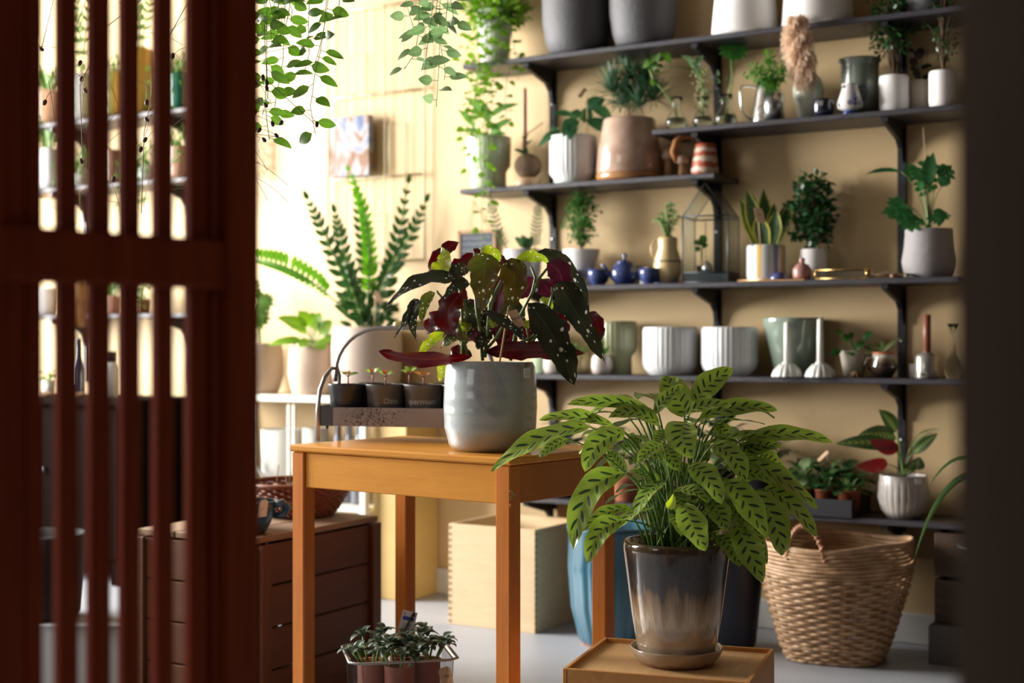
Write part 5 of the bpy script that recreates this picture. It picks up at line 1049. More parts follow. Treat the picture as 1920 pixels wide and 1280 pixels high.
LV = [  # left side
 (1220, 768, 1062, 758, 24, 1140, 742, 0, -.03, ZZ*.5+TOC), (1226, 772, 1070, 752, 24, 1140, 730, .05, .04, ZZ), (1150, 800, 1012, 787, 28, 1085, 768, -.02, -.05, N1), (1238, 798, 1140, 783, 31, 1195, 755, -.03, -.05, N1), (1106, 800, 921, 883, 42, 1010, 806, -.07, -.1, ZZ*.9+TOC*.6), (1065, 822, 1011, 857, 20, 1035, 832, -.1, -.12, ZZ*.7+TOC),
 (1172, 812, 1097, 884, 40, 1110, 815, -.1, -.14, N1), (1175, 886, 1075, 1030, 48, 1085, 890, -.09, -.17, N1+VR*-.3), (1172, 975, 1102, 1056, 38, 1118, 975, -.1, -.15, N1+VR*-.2), (1182, 952, 1091, 997, 24, 1130, 950, -.03, -.07, N1), (1228, 776, 1280, 722, 24, 1245, 742, -.02, 0, TOC-VR*.5+ZZ*.2), (1243, 834, 1196, 868, 24, 1215, 835, -.14, -.17, N1), (1176, 815, 1222, 845, 30, 1205, 815, -.06, -.04, ZZ), (1212, 855, 1252, 898, 34, 1245, 858, -.05, -.05, ZZ+VR*.5), (1173, 888, 1139, 842, 26, 0, 0, -.02, 0, TOC), (1238, 908, 1180, 884, 34, 1210, 880, -.02, -.02, ZZ+TOC*.5),
 (1291, 780, 1246, 704, 50, 1262, 735, .04, .06, TOC+ZZ*.1), (1304, 757, 1374, 692, 42, 1320, 715, .02, .05, TOC+ZZ*.2-VR*.3), (1282, 778, 1372, 760, 30, 1320, 750, -.04, -.03, ZZ*.8+TOC*.6), (1311, 784, 1457, 769, 32, 1385, 750, 0, .02, N1), (1312, 795, 1434, 795, 18, 1370, 780, .02, .04, ZZ), (1288, 790, 1300, 857, 52, 1262, 815, -.1, -.16, N1-VR*.1),
 (1320, 833, 1456, 806, 24, 1390, 812, -.02, .0, ZZ+TOC*.3), (1390, 824, 1560, 829, 32, 1480, 800, .0, .03, N1), (1375, 860, 1465, 835, 30, 1415, 830, -.02, 0, N1), (1336, 833, 1396, 908, 38, 1385, 845, -.08, -.13, N1), (1342, 794, 1384, 843, 30, 1355, 808, .04, .05, N1), (1293, 873, 1354, 944, 42, 1325, 880, -.1, -.16, N1), (1394, 861, 1532, 953, 38, 1460, 880, -.02, -.02, N1+VR*.2), (1418, 861, 1468, 886, 34, 1450, 855, .05, .06, N1), (1433, 915, 1531, 1006, 40, 1480, 925, -.02, -.05, N1+VR*.2), (1362, 900, 1438, 1008, 48, 1398, 930, -.12, -.18, N1), (1412, 922, 1466, 1041, 52, 1460, 965, -.06, -.13, N1+VR*.1), (1287, 944, 1324, 1031, 48, 1290, 985, -.14, -.2, N1), (1263, 922, 1328, 941, 30, 1300, 910, -.08, -.12, ZZ+TOC*.5), (1381, 980, 1430, 1091, 46, 1400, 1020, -.06, -.12, TOC+ZZ*.2), (1342, 1004, 1386, 1063, 36, 1375, 1015, -.04, -.09, N1), (1418, 992, 1438, 1057, 22, 1425, 1020, 0, -.02, TOC-VR*.6), (1388, 980, 1419, 1020, 26, 1405, 990, .02, .01, N1), (1394, 888, 1477, 912, 34, 1440, 885, 0, 0, N1), (1448, 912, 1475, 938, 16, 0, 0, 0, 0, N1), (1250, 832, 1273, 882, 34, 1250, 850, -.06, -.1, N1), (1247, 806, 1228, 834, 24, 0, 0, -.02, -.03, N1), (1327, 934, 1361, 996, 40, 1350, 955, -.06, -.1, N1), (1357, 934, 1404, 984, 30, 0, 0, -.02, -.04, N1), (1225, 900, 1200, 945, 30, 0, 0, .05, .05, N1), (1330, 860, 1290, 830, 34, 0, 0, .03, .05, TOC), (1300, 900, 1260, 870, 34, 0, 0, .05, .05, TOC), (1360, 860, 1350, 820, 34, 0, 0, .04, .06, TOC), (1240, 950, 1215, 990, 30, 0, 0, .02, .02, N1), (1380, 930, 1430, 960, 34, 0, 0, .03, .04, N1), (1205, 820, 1165, 850, 28, 0, 0, .05, .06, N1),(1330, 980, 1290, 1010, 30, 0, 0, .05, .06, N1), (1300, 985, 1350, 1010, 30, 0, 0, .06, .06, N1), (1410, 900, 1370, 870, 30, 0, 0, .05, .06, N1)]
fol = MB(); st = MB(); tip_leaves(it, fol, LV, wk_=1.14, wv_=.07, jg_=.015, fo_=.24)
rr_ = random.Random(5)
for l in LV:
    A = it.q(l[0], l[1], l[7] if len(l) > 7 else 0); a_ = rr_.uniform(0, 6.28); q = rr_.uniform(0, .055); B0 = Vector((math.cos(a_)*q, math.sin(a_)*q, Hc-.03))
    C = Vector((B0.x*.7+A.x*.3, B0.y*.7+A.y*.3, max(A.z, Hc+.06)*.75+B0.z*.25)); st.tube(bez(B0, C, A, 10), [.0028-.0012*i/10 for i in range(11)], 6)
# a few back leaves facing away
for i in range(44):
    a_ = rr_.uniform(-.2, PI+.2) if i < 26 else rr_.uniform(0, 6.28); d = VR*math.cos(a_)+VF*math.sin(a_); h_ = rr_.uniform(.1, .3) if i < 26 else rr_.uniform(.05, .14); A = d*(rr_.uniform(.05, .14) if i < 26 else rr_.uniform(.02, .06))+ZZ*(Hc+h_); B = A + d*rr_.uniform(.08, .14)+ZZ*rr_.uniform(-.09, .02)
    fol.leaf(A, B, ZZ+d*.4, .048, 'cal', arch=.12, n=10, cr=4, wave=.05); st.tube(bez(d*.02+ZZ*(Hc-.03), d*.03+ZZ*(Hc+h_*.7), A, 8), .002, 6)
# dense inner stems
for i in range(46):
    a_ = rr_.uniform(0, 6.28); q = rr_.uniform(0, .06); B0 = Vector((math.cos(a_)*q, math.sin(a_)*q, Hc-.03)); B1 = B0*1.0 + Vector((math.cos(a_)*rr_.uniform(.01, .06), math.sin(a_)*rr_.uniform(.01, .06), rr_.uniform(.07, .16))); st.tube([B0, B0.lerp(B1, .5)+ZZ*.008, B1], [.0032, .0026, .0018], 6)
fin(r, fol, st, CALM, mat('calathea_stem', (.14, .25, .05), .4, c2=(.2, .3, .08)))
MB().leaf(it.q(1250, 952, -.13), it.q(1262, 925, -.14), TOC, .02, C=it.q(1262, 945, -.13), n=6, cr=3, fold=.5).build('new_shoot', leafmat('new_shoot_leaf', (.45, .55, .05), (.5, .6, .08), tr=.4), r)
MB().disc((0, 0, Hc-.027), .075, 20, .006).build('soil', SOIL(), r)
# ======================= floor things along the back wall
def floorat(px, t): p = P(px, 645, t); return Vector((p.x, p.y, 0))
# open finger-jointed wooden box
r = thing('wooden_box', 'open pale wooden box with finger-jointed corners standing on the floor', 'box', (-2.53, -.32, 0)); L_, h_ = .345, .348
PL = wood('pale_birch_ply', (.78, .6, .38), (.7, .52, .3), 'x', .5, bump=.05)
for name, cx_, cy_, sx, sy in (('front_panel', 0, -L_/2+.006, L_, .012), ('back_panel', 0, L_/2-.006, L_, .012), ('side_panel', -L_/2+.006, 0, .012, L_-.024), ('side_panel', L_/2-.006, 0, .012, L_-.024)): MB().box((cx_, cy_, h_/2), (sx, sy, h_), bev=.0015).build(name, PL, r)
EG = wood('end_grain', (.42, .26, .12), (.34, .2, .09), 'z', .6)
for side in (0, 1):
    m = MB()
    for i in range(16): m.box(((L_/2+.0004, -L_/2+.006, .012+i*.0215) if side else (-L_/2+.006, -L_/2-.0004, .012+i*.0215)), ((.0008, .0122, .0105) if side else (.0122, .0008, .0105)))
    o = m.build('finger_joint_row', EG, r)
MB().box((0, 0, .008), (L_-.024, L_-.024, .01)).build('bottom_panel', PL, r)
c_ = floorat(1152, 4.62); r = thing('blue_planter', 'large ribbed turquoise blue glazed planter on the floor behind the table leg', 'planter', c_); BG = mat('turquoise_glaze', (.03, .115, .165), .25, c2=(.02, .08, .125), coat=.4)
MB().lathe([(.001, 0), (.105, .001), (.115, .02), (.14, .12), (.15, .25), (.15, .36), (.155, .37), (.155, .385), (.145, .385), (.142, .34), (.001, .33)], 120, rib=(20, .018, .02, .35)).build('planter', BG, r); MB().lathe([(.001, -.0), (.106, .0005), (.109, .008), (.106, .0081)], 40).build('bare_foot', mat('terracotta', ()), r)
MB().disc((0, 0, .335), .141, 20, .004).build('soil', SOIL(), r)
c_ = floorat(1366, 4.56); r = thing('navy_planter', 'dark navy planter on the floor in the shade beside the wicker basket', 'planter', c_); MB().lathe([(.001, 0), (.08, .001), (.088, .02), (.106, .2), (.11, .3), (.112, .32), (.102, .32), (.1, .28), (.001, .27)], 56).build('planter', mat('navy_matt', (.008, .012, .026), .5), r); MB().disc((0, 0, .275), .099, 20, .004).build('soil', SOIL(), r)
# wicker basket
c_ = floorat(1566, 4.42); r = thing('wicker_basket', 'tall woven wicker basket with a looped handle on the floor under the lowest shelf', 'basket', c_, math.radians(10))
def bsk(z, a_):      # radius: rounded square at the foot, round at the rim
    v_ = z/.365; rad = .138+.098*min(1, v_*1.2)**.8 - (.004 if v_ > .85 else 0)
    sq = (abs(math.cos(a_))**5+abs(math.sin(a_))**5)**(-1/5); return rad*(1+(sq-1)*.62*(1-v_)**1.2)
def bz(z, a_): return z + (.012*math.cos(2*a_+.6) + .004*math.sin(5*a_))*max(0, z/.365-.55)*1.6
WK = mat('wicker_cane', (.5, .32, .18), .5, c2=(.3, .16, .075), sc_=24, var=.8, bump=.3, bs=80)
m = MB(); nst = 36; zz_ = .009; row = 0; n_ = nst*4
while zz_ < .363:
    band = zz_ > .275; rt = .0058 if not band else .006
    pts = []
    for j in range(n_):
        a_ = 2*PI*j/n_; wv = math.cos(a_*nst/2 + (PI if row % 2 else 0)); off = .0055*(wv if not band else .25*math.sin(a_*20+row*2.1))
        rad = bsk(zz_, a_)+off; pts.append((math.cos(a_)*rad, math.sin(a_)*rad, bz(zz_, a_)+.001*math.sin(a_*7+row)))
    m.tube(pts, rt, 5, closed=True); zz_ += .0112 if not band else .0115; row += 1
m.build('weave', WK, r)
m = MB()
for j in range(nst):
    a_ = 2*PI*(j+.5)/nst*1.0; m.tube([(math.cos(a_)*bsk(z, a_), math.sin(a_)*bsk(z, a_), bz(z, a_)) for z in [(.006+.275*i/7) for i in range(8)]], .0036, 5)
m.build('stakes', WK, r)
m = MB(); m.tube([(math.cos(a_)*bsk(.36, a_), math.sin(a_)*bsk(.36, a_), bz(.362, a_)+.002) for a_ in [2*PI*j/80 for j in range(80)]], .0068, 7, closed=True); m.build('rim', WK, r); m = MB(); m.tube([(math.cos(a_)*bsk(.05, a_)*1.02, math.sin(a_)*bsk(.05, a_)*1.02, .05+.004*math.sin(3*a_)) for a_ in [2*PI*j/60 for j in range(60)]], .0055, 6, closed=True); m.build('band', WK, r); m = MB(); m.tube([(math.cos(a_)*bsk(.006, a_), math.sin(a_)*bsk(.006, a_), .007) for a_ in [2*PI*j/60 for j in range(60)]], .006, 6, closed=True); m.build('foot_ring', WK, r)
m = MB(); m.lathe([(.001, .004), (.138, .004), (.14, .01), (.001, .01)], 24); m.build('bottom', WK, r)
WKD = mat('dark_cane', (.42, .2, .1), .5, c2=(.28, .12, .055), sc_=40, bump=.3)
def bhandle(ac):
    w_ = .036; pts = []
    for i in range(15):
        v_ = i/14; an = ac + (v_-.5)*2*.26*1.0; rad = bsk(.35, an)+.002; zb_ = .325; pts.append(Vector((math.cos(an)*rad, math.sin(an)*rad, zb_ + .105*math.sin(PI*v_)**.55)))
    m = MB(); m.tube(pts, .0062, 8)
    hel = []
    for i in range(140):
        x = i/139*14*.999; j = int(x); p = pts[j].lerp(pts[j+1], x-j); T = (pts[j+1]-pts[j]).normalized(); o1 = Vector((math.cos(ac), math.sin(ac), 0)); o2 = T.cross(o1); ph = i/139*PI*2*17; hel.append(p+o1*math.cos(ph)*.0068+o2*math.sin(ph)*.0068)
    m.tube(hel, .0032, 5); m.build('handle', WKD, r)
toc_ang = math.atan2(TOC.y, TOC.x) - math.radians(10); bhandle(toc_ang - .62)
# dark crates below the shelf on the right
for i, (z0_, lab) in enumerate(((.12, 'dark wooden crate in the shade under the lowest shelf, lower of two'), (.262, 'dark wooden crate in the shade under the lowest shelf, upper of two'))):
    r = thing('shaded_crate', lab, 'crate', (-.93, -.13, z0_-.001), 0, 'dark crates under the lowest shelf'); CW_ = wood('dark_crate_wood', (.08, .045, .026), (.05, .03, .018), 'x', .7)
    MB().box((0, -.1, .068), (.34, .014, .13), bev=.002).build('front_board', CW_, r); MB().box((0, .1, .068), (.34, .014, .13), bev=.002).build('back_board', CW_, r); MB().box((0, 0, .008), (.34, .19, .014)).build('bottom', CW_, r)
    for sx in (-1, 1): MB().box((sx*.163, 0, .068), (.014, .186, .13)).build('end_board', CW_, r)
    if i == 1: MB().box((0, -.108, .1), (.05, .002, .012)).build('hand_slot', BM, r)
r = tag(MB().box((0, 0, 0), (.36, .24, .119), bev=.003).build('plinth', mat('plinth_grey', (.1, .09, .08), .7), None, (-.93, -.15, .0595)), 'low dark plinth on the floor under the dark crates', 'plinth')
# spider leaf from the right
it = It(1872, 0, .62, t=3.6); r = tag(MB().leaf(it.q(1868, 890), it.q(1714, 1050), TOC+ZZ*.3, .018, 'blade', C=it.q(1765, 860), n=12, cr=2, fold=.2).leaf(it.q(1868, 880, .1), it.q(1740, 915, .12), TOC, .011, 'blade', C=it.q(1790, 820, .1), n=8).leaf(it.q(1874, 890), it.q(1950, 1000), TOC, .018, 'blade', C=it.q(1930, 850), n=8).build('arching_leaves', leafmat('leaf_spider', (.09, .16, .06), (.12, .22, .08)), None, it.loc), 'long narrow arching leaves of a plant hidden behind the dark post', 'plant')
# its pot and stand, behind the post
c_ = Vector(it.loc); o = thing('plant_stand', 'slim black plant stand with a pot behind the dark post', 'plant stand', (c_.x, c_.y, 0)); MB().lathe([(.001, 0), (.11, .001), (.11, .012), (.012, .02), (.012, .44), (.1, .45), (.1, .462), (.001, .462)], 32).build('stand', BM, o); MB().lathe([(.001, .462), (.055, .463), (.075, .60), (.07, .60), (.001, .58)], 32).build('pot', GREYP, o)
# ======================= left: crate, bowls, console, hanging plants
cdir = Vector((.291, .40)).normalized(); cn = Vector((-cdir.y, cdir.x)); pR = Vector((-.375, 4.13)); CZ = .467; CLn, CDp = .56, .42
cc_ = pR - cdir*CLn/2 + cn*CDp/2; ctr = C2W(cc_.x, cc_.y); e_ = C2W(cdir.x, cdir.y); cyaw = math.atan2(e_.y, e_.x)
r = thing('wooden_crate', 'old brown wooden crate used as a low table for the wicker bowl', 'crate', ctr, cyaw)
CR = wood('crate_wood', (.15, .05, .017), (.1, .032, .011), 'x', .6, knots=6, bump=.3); CRT = wood('crate_top_wood', (.34, .21, .13), (.25, .15, .09), 'x', .7, bump=.3); CRZ = wood('crate_post_wood', (.15, .052, .018), (.1, .034, .012), 'z', .6, bump=.3)
nb = 4; bh = (CZ-.02)/nb
for sy in (-1, 1):
    for i in range(nb): MB().box((0, 0, 0), (CLn-.02, .012, bh-.005), bev=.002).build('side_board', CR, r, (0, sy*(CDp/2-.006), bh*(i+.5)))
for i in range(3): MB().box((0, 0, 0), (CLn, CDp/3-.006, .016), bev=.002).build('top_board', CRT, r, (0, (i-1)*CDp/3, CZ-.008))
for sx in (-1, 1):
    for i in range(nb): MB().box((0, 0, 0), (.012, CDp-.03, bh-.005), bev=.002).build('end_board', CR, r, (sx*(CLn/2-.008), 0, bh*(i+.5)))
    for sy in (-1, 1): MB().box((0, 0, 0), (.042, .014, CZ-.02), bev=.002).build('corner_post', CRZ, r, (sx*(CLn/2-.028), sy*(CDp/2+.007), (CZ-.02)/2)); MB().box((0, 0, 0), (.014, .04, CZ-.02), bev=.002).build('corner_post', CRZ, r, (sx*(CLn/2+.006), sy*(CDp/2-.02), (CZ-.02)/2))
# wicker bowl
it = It(561, 0, CZ, t=4.17); s = it.s; r = start('wicker_bowl', it, 'shallow reddish brown wicker bowl on the old crate, filled with trinkets', 'bowl')
WB = mat('red_brown_rattan', (.22, .055, .02), .4, c2=(.12, .028, .012), sc_=30, bump=.3); m = MB(); H = .095; row = 0; z = .008
while z < H:
    v_ = z/H; rad = .085+.068*v_**.7; n_ = 132; m.tube([(math.cos(2*PI*j/n_)*(rad+.0035*math.cos(PI*j/3+PI*row)), math.sin(2*PI*j/n_)*(rad+.0035*math.cos(PI*j/3+PI*row)), z) for j in range(n_)], .0046, 5, closed=True); z += .0085; row += 1
m.build('weave', WB, r); m = MB(); m.tube([(math.cos(2*PI*j/60)*.154, math.sin(2*PI*j/60)*.154, H+.003) for j in range(60)], .007, 8, closed=True); m.build('rim', WB, r); MB().lathe([(.001, .003), (.086, .003), (.09, .009), (.001, .009)], 32).build('bottom', WB, r)
PW2 = mat('dusty_pink_wax', (.42, .3, .3), .5); TWN = mat('jute_twine', (.3, .17, .08), .9)
spots = [(-.075, -.04), (-.03, -.06), (-.07, .02), (-.02, 0), (-.04, .06), (.0, -.09), (-.1, -.01), (.01, .05)]
for i, (x, y) in enumerate(spots):
    o = thing('bulb_ornament', 'dusty pink round ornament tied with twine, heaped in the wicker bowl', 'ornament', it.loc + VR*x*1.0 + VF*y + ZZ*(.045+.014*(i % 3)), 0, 'twine-tied round ornaments in the wicker bowl')
    MB().ell((0, 0, 0), (.021, .021, .019), 14, 10).build('ball', PW2, o); pt = [Vector((math.cos(a_)*.0215, 0, math.sin(a_)*.02)) for a_ in [2*PI*j/16 for j in range(16)]]; m = MB(); m.tube(pt, .0018, 5, closed=True); m.tube([(0, 0, .02), (.004, 0, .04), (-.002 if i % 2 else .006, .003, .055+(i % 3)*.01)], .0013, 5); m.build('twine', TWN, o)
for i, (x, y, c) in enumerate(((.05, -.05, 0), (.075, -.07, 1), (.095, -.04, 0), (.06, 0, 1), (.09, .02, 0), (.04, -.09, 1), (.11, -.01, 1))):
    col_ = (.62, .66, .68) if c else (.4, .05, .05); o = tag(MB().ell((0, 0, 0), (.015, .015, .014), 12, 8).build('glass_bauble', mat('bauble_%d' % c, col_, .15, coat=.5), None, it.loc + VR*x + VF*y + ZZ*(.052+.012*(i % 3))), ('silvery' if c else 'red')+' glass bauble in the wicker bowl', 'bauble', ('silvery' if c else 'red')+' baubles in the wicker bowl')
m = MB()
for i in range(60): a_ = R.uniform(0, 6.28); q = R.uniform(0, .11); p = Vector((math.cos(a_)*q, math.sin(a_)*q, .028+R.uniform(0, .012))); m.leaf(p, p+rv(.05)*.8, ZZ, .006, 'blade', n=2, cr=1)
o = m.build('straw_filling', mat('straw', ()), None, it.loc); tag(o, 'loose straw filling lying in the wicker bowl', 'straw'); o['kind'] = 'stuff'
# blue bowl with tag
it = It(470, 0, CZ, t=3.78); s = it.s; r = start('blue_bowl', it, 'dark blue bowl with a rounded handle and kraft tag, on the old crate', 'bowl'); H = .088
DBG = mat('slate_blue_glaze', (.02, .065, .11), .3, c2=(.012, .04, .07), coat=.3)
MB().lathe([(.001, 0), (.038, .001), (.045, .012), (.068, .06), (.073, H), (.067, H), (.06, .055), (.001, .02)], 44).build('bowl', DBG, r)
hb = VR*.072; MB().tube([hb*.93+ZZ*.08-VF*.02, hb*1.2+ZZ*.084-VF*.018, hb*1.36+ZZ*.07, hb*1.2+ZZ*.05+VF*.0, hb*.85+ZZ*.048], [.008, .011, .012, .010, .008], 10).build('handle', DBG, r)
paper_tag('price_tag', it.q(493, 953, -.08), VR*1+ZZ*.12, ZZ+VR*.12, .024, .044, r, '12,-', 'kraft tag tied with string', .3); MB().tube([it.q(496, 936, -.08), it.q(502, 930, -.075), it.q(485, 932, -.07), it.q(470, 934, -.06)], .0013, 5).build('tag_string', TWN, r)
# brown urn
it = It(418, 0, CZ, t=3.92); r = start('brown_urn', it, 'bulging dark brown urn standing on the crate, half hidden behind the gate', 'urn'); MB().lathe([(.001, 0), (.045, .001), (.05, .02), (.078, .1), (.08, .15), (.06, .2), (.03, .225), (.036, .25), (.03, .25), (.024, .225), (.01, .1)], 44).build('urn', mat('dark_brown_clay', (.1, .03, .018), .4), r)
# succulents in a clear basket, bottom
it = It(748, 0, 0, t=3.36); s = it.s; r = start('clear_crate', it, 'clear plastic tub on the floor under the table, holding pots of fleshy grey-green succulents', 'tub'); c0 = .0; Hs = it.zz(1225); 
m = MB(); W2, D2 = .118, .1
def rrect(w_, d_, z): return [Vector((x, y, z)) for x, y in ((-w_+.02, -d_), (w_-.02, -d_), (w_, -d_+.02), (w_, d_-.02), (w_-.02, d_), (-w_+.02, d_), (-w_, d_-.02), (-w_, -d_+.02))]
Rm = Matrix.Rotation(YAW+math.radians(12), 3, 'Z'); lv_ = [rrect(W2*.88, D2*.88, .0), rrect(W2, D2, Hs), rrect(W2+.008, D2+.008, Hs+.003), rrect(W2-.002, D2-.002, Hs-.002), rrect(W2*.87, D2*.87, .004)]
vs = [Rm @ p for l in lv_ for p in l]; fs = [tuple(reversed(range(8)))] + [(i*8+j, i*8+(j+1) % 8, (i+1)*8+(j+1) % 8, (i+1)*8+j) for i in range(4) for j in range(8)] + [tuple(range(32, 40))]
m.add(vs, fs, False); m.build('tub', glass('clear_plastic', (.9, .9, .9), .08, 1.2), r)
m = MB(); pts = [Rm @ p for p in rrect(W2+.008, D2+.008, Hs+.004)]; m.tube(pts, .003, 6, closed=True); m.build('rim', glass('clear_plastic'), r) if False else m.build('rim', mat('pale_plastic_rim', (.25, .24, .22), .3), r)
paper_tag('price_tag', it.q(836, 1268, -.07), VR*.9+ZZ*.25, ZZ-VR*.25, .028, .045, r, '2,50', 'kraft tag reading 2,50', .34)
SUC = leafmat('grey_succulent', (.06, .1, .06), (.1, .14, .09), rough=.5, tr=.05)
labs = ['grey-green succulent in a rust pot at the back of the tub, by the plant label', 'grey-green succulent in a rust pot at the crate side of the clear tub', 'grey-green succulent in a rust pot at the front of the clear tub', 'grey-green succulent in a rust pot at the tag side of the clear tub']
for i, (x, y) in enumerate(((.02, .045), (-.062, .0), (-.005, -.052), (.062, -.01))):
    loc = it.loc + Rm @ Vector((x, y, 0)); o = thing('succulent_pot', labs[i], 'potted plant', loc+ZZ*.005, 0, 'succulents in the clear tub'); MB().lathe([(.001, 0), (.03, .001), (.036, Hs-.02), (.038, Hs-.018), (.034, Hs-.02), (.001, Hs-.03)], 28).build('pot', TER, o)
    fol = MB(); st = MB()
    for j in range(8):
        a_ = j*.9; b0 = Vector((math.cos(a_)*.022, math.sin(a_)*.022, Hs-.03)); h_ = R.uniform(.03, .065); tp = b0*1.3+Vector((math.cos(a_)*.02, math.sin(a_)*.02, h_)); tp.z = Hs-.03+h_; st.tube([b0, tp], .003, 6)
        for q in range(7):
            an = q*2.3+j; el = R.uniform(.0, .9); d = Vector((math.cos(an)*math.cos(el), math.sin(an)*math.cos(el), math.sin(el))); B = tp+d*R.uniform(.026, .045)-ZZ*.008; fol.leaf(tp, B, ZZ, .019, 'obov', arch=.22, fold=.25, n=7, cr=2)
            
    fin(o, fol, st, SUC)
i0 = it.loc; o = thing('plant_label', 'white printed plant label with a black band, stuck upright among the succulents', 'label', i0+it.q(765, 1218, .06)); q_ = lambda px, py, dd=0: it.q(px, py, dd)-it.q(765, 1218, .06)
pc = paper_tag('card', q_(764, 1167, .05), VR-ZZ*.22, ZZ+VR*.25, .036, .056, o, None, None, .5, mat('label_white', (.62, .58, .62), .5), False)
n_ = (VR-ZZ*.22).normalized(); up = (ZZ+VR*.25).normalized(); nn = n_.cross(up).normalized(); cc0 = q_(764, 1167, .05)
m = MB(); m.add([cc0+nn*.0009+n_*a_*.036+up*b_*.056 for a_, b_ in ((-.38, .1), (.38, .1), (.38, .26), (-.38, .26))], [(0, 1, 2, 3)], False); m.build('blue_print', mat('print_blue', (.04, .06, .3), .5), o)
m = MB(); textmb(m, '6', .012, lambda x, y: cc0+nn*.0009+n_*(x-.011)+up*(y+.021)); m.build('red_print', mat('print_red', (.5, .05, .05), .5), o)
m = MB(); m.tube([cc0+nn*.003+n_*.01+up*.03, cc0+nn*.003-n_*.006-up*.03, q_(752, 1210, .06)], .0022, 5); m.ell(cc0+nn*.0008+n_*.011+up*.02, (.003, .001, .004)); 
for j in range(5): m.add([cc0+nn*.0009+n_*a_*.036+up*b_*.056 for a_, b_ in ((-.3, -.05-.08*j), (.3, -.05-.08*j), (.3, -.065-.08*j), (-.3, -.065-.08*j))], [(0, 1, 2, 3)], False)
m.build('black_band', mat('black_ink', ()), o)
# ---- white console with shelves against the wall
WC = mat('cream_white_paint', (.72, .7, .62), .5); cz = .768; x0c, x1c = -4.05, -3.07; dC = .25
r = thing('white_console', 'cream white console rack against the bright wall, carrying the big beige planters', 'console', ((x0c+x1c)/2, -dC/2-.012, 0)); cw = x1c-x0c
MB().box((0, 0, cz-.0125), (cw, dC, .025), bev=.002).build('top', WC, r); xr_ = -3.245-(x0c+x1c)/2; MB().box(((xr_-cw/2)/2, 0, .335), (xr_+cw/2, dC-.02, .02), bev=.002).build('lower_shelf', WC, r)
for sx in (-1, .0, 1):
    for sy in (-1, 1):
        if sx == 0: continue
        MB().box((0, 0, 0), (.028, .028, cz-.026), bev=.002).build('leg', WC, r, (-cw/2+.014 if sx < 0 else xr_+.0, sy*(dC/2-.014), (cz-.026)/2))
i_ = It(550, 0, 0, t=tdepth(550, dC)); 
for px in (474, 549):
    p = P(px, 645, tdepth(px, dC-.01)); 
    for q in (-.012, .014): MB().box((0, 0, 0), (.010, .010, cz-.388), bev=.001).build('rod', WC, r, (p.x-r.location.x+q, -dC/2+.012, .346+(cz-.374)/2))
pa, pb = P(462, 858, tdepth(462, .25)), P(505, 905, tdepth(505, .25)); rl = r.location; d_ = pb-pa
MB().tube([pa-rl-d_*2.2, pb-rl+d_*.75], .009, 6).build('brace', WC, r)
r = thing('ochre_plinth', 'tall ochre painted plinth beside the cream console', 'plinth', (-3.1475, -.112, 0)); MB().box((0, 0, (cz-.026)/2), (.155, .215, cz-.026), bev=.003).build('body', mat('ochre_plinth_paint', (.62, .43, .16), .5), r)
def console(px, prof, name, lab, m_, d=.14, z=cz, soil=True, grp=None, cat='potted plant', depth=.12):
    it = It(px, d, z); r = start(name, it, lab, cat, grp); H = pot(r, it, prof, m_, soil=soil, depth=depth); return it, r, H
BEI = mat('beige_concrete', (.48, .37, .28), .75, c2=(.41, .31, .23), bump=.25); 
it, r, H = console(487, [(34, 738), (38, 728), (45, 700), (44, 660), (41, 643)], 'monstera_planter', 'rounded beige planter with dark split leaves, half hidden by the gate edge', BEI); fol = MB(); st = MB(); B0 = Vector((0, 0, H-.02))
for (ax_, ay, bx_, by, w_, dd) in ((480, 565, 515, 572, 48, -.03), (478, 580, 492, 618, 48, -.06), (470, 550, 462, 520, 44, .02), (465, 570, 440, 590, 44, 0), (478, 560, 495, 548, 34, .04)): A = it.q(ax_, ay, dd*.5); stem(st, B0, A, .003); splitleaf(fol, A, it.q(bx_, by, dd), TOC+ZZ*.5, w_*it.s, 4)
fin(r, fol, st, G1())
it, r, H = console(588, [(38, 738), (42, 728), (48, 700), (46, 660), (42, 644)], 'leafy_planter', 'rounded beige planter with arching bright green leaves, between two other planters', BEI); fol = MB(); st = MB(); B0 = Vector((0, 0, H-.02))
leaves_px(it, fol, [(575, 620, 520, 595, 34, -.03), (570, 640, 502, 648, 22, -.06), (580, 612, 560, 582, 30, 0), (592, 620, 600, 585, 30, .02), (600, 628, 622, 600, 30, 0), (602, 640, 640, 640, 32, -.04), (590, 640, 610, 655, 30, -.1), (575, 625, 545, 615, 30, -.08), (585, 640, 560, 650, 26, -.1), (590, 610, 585, 585, 22, .04)], st=st, base=B0, sr=.0022); fin(r, fol, st, GB())
it, r, H = console(688, [(50, 745), (58, 735), (65, 700), (66, 650), (64, 620), (62, 613)], 'zz_plant', 'large smooth beige planter with tall dark zz plant stems and a bright frond', mat('blush_planter', (.5, .4, .33), .6, c2=(.46, .36, .29))); fol = MB(); st = MB(); B0 = Vector((0, 0, H-.03))
for n_, pts in enumerate(([(670, 600), (640, 510), (605, 430), (578, 375)], [(672, 600), (655, 520), (640, 450), (628, 400)], [(690, 600), (690, 510), (680, 440), (668, 370)], [(700, 600), (735, 500), (750, 430), (765, 345)], [(705, 600), (730, 510), (770, 440), (797, 380)], [(680, 600), (660, 540), (645, 490)], [(695, 600), (715, 540), (740, 480)])):
    dd = [-.05, .03, .06, 0, -.04, -.1, -.1][n_]; pp = [B0+(it.q(pts[0][0], 605, dd*.3)-it.q(688, 605))*.5]; pp += [it.q(x, y, dd*(j+1)/len(pts)) for j, (x, y) in enumerate(pts)]
    frond(fol, st, pp, 13 if n_ < 5 else 7, .062, .028, TOC+ZZ*.2, 'ovate', 58, .35, sr=.006, start=.25, droop=.0)
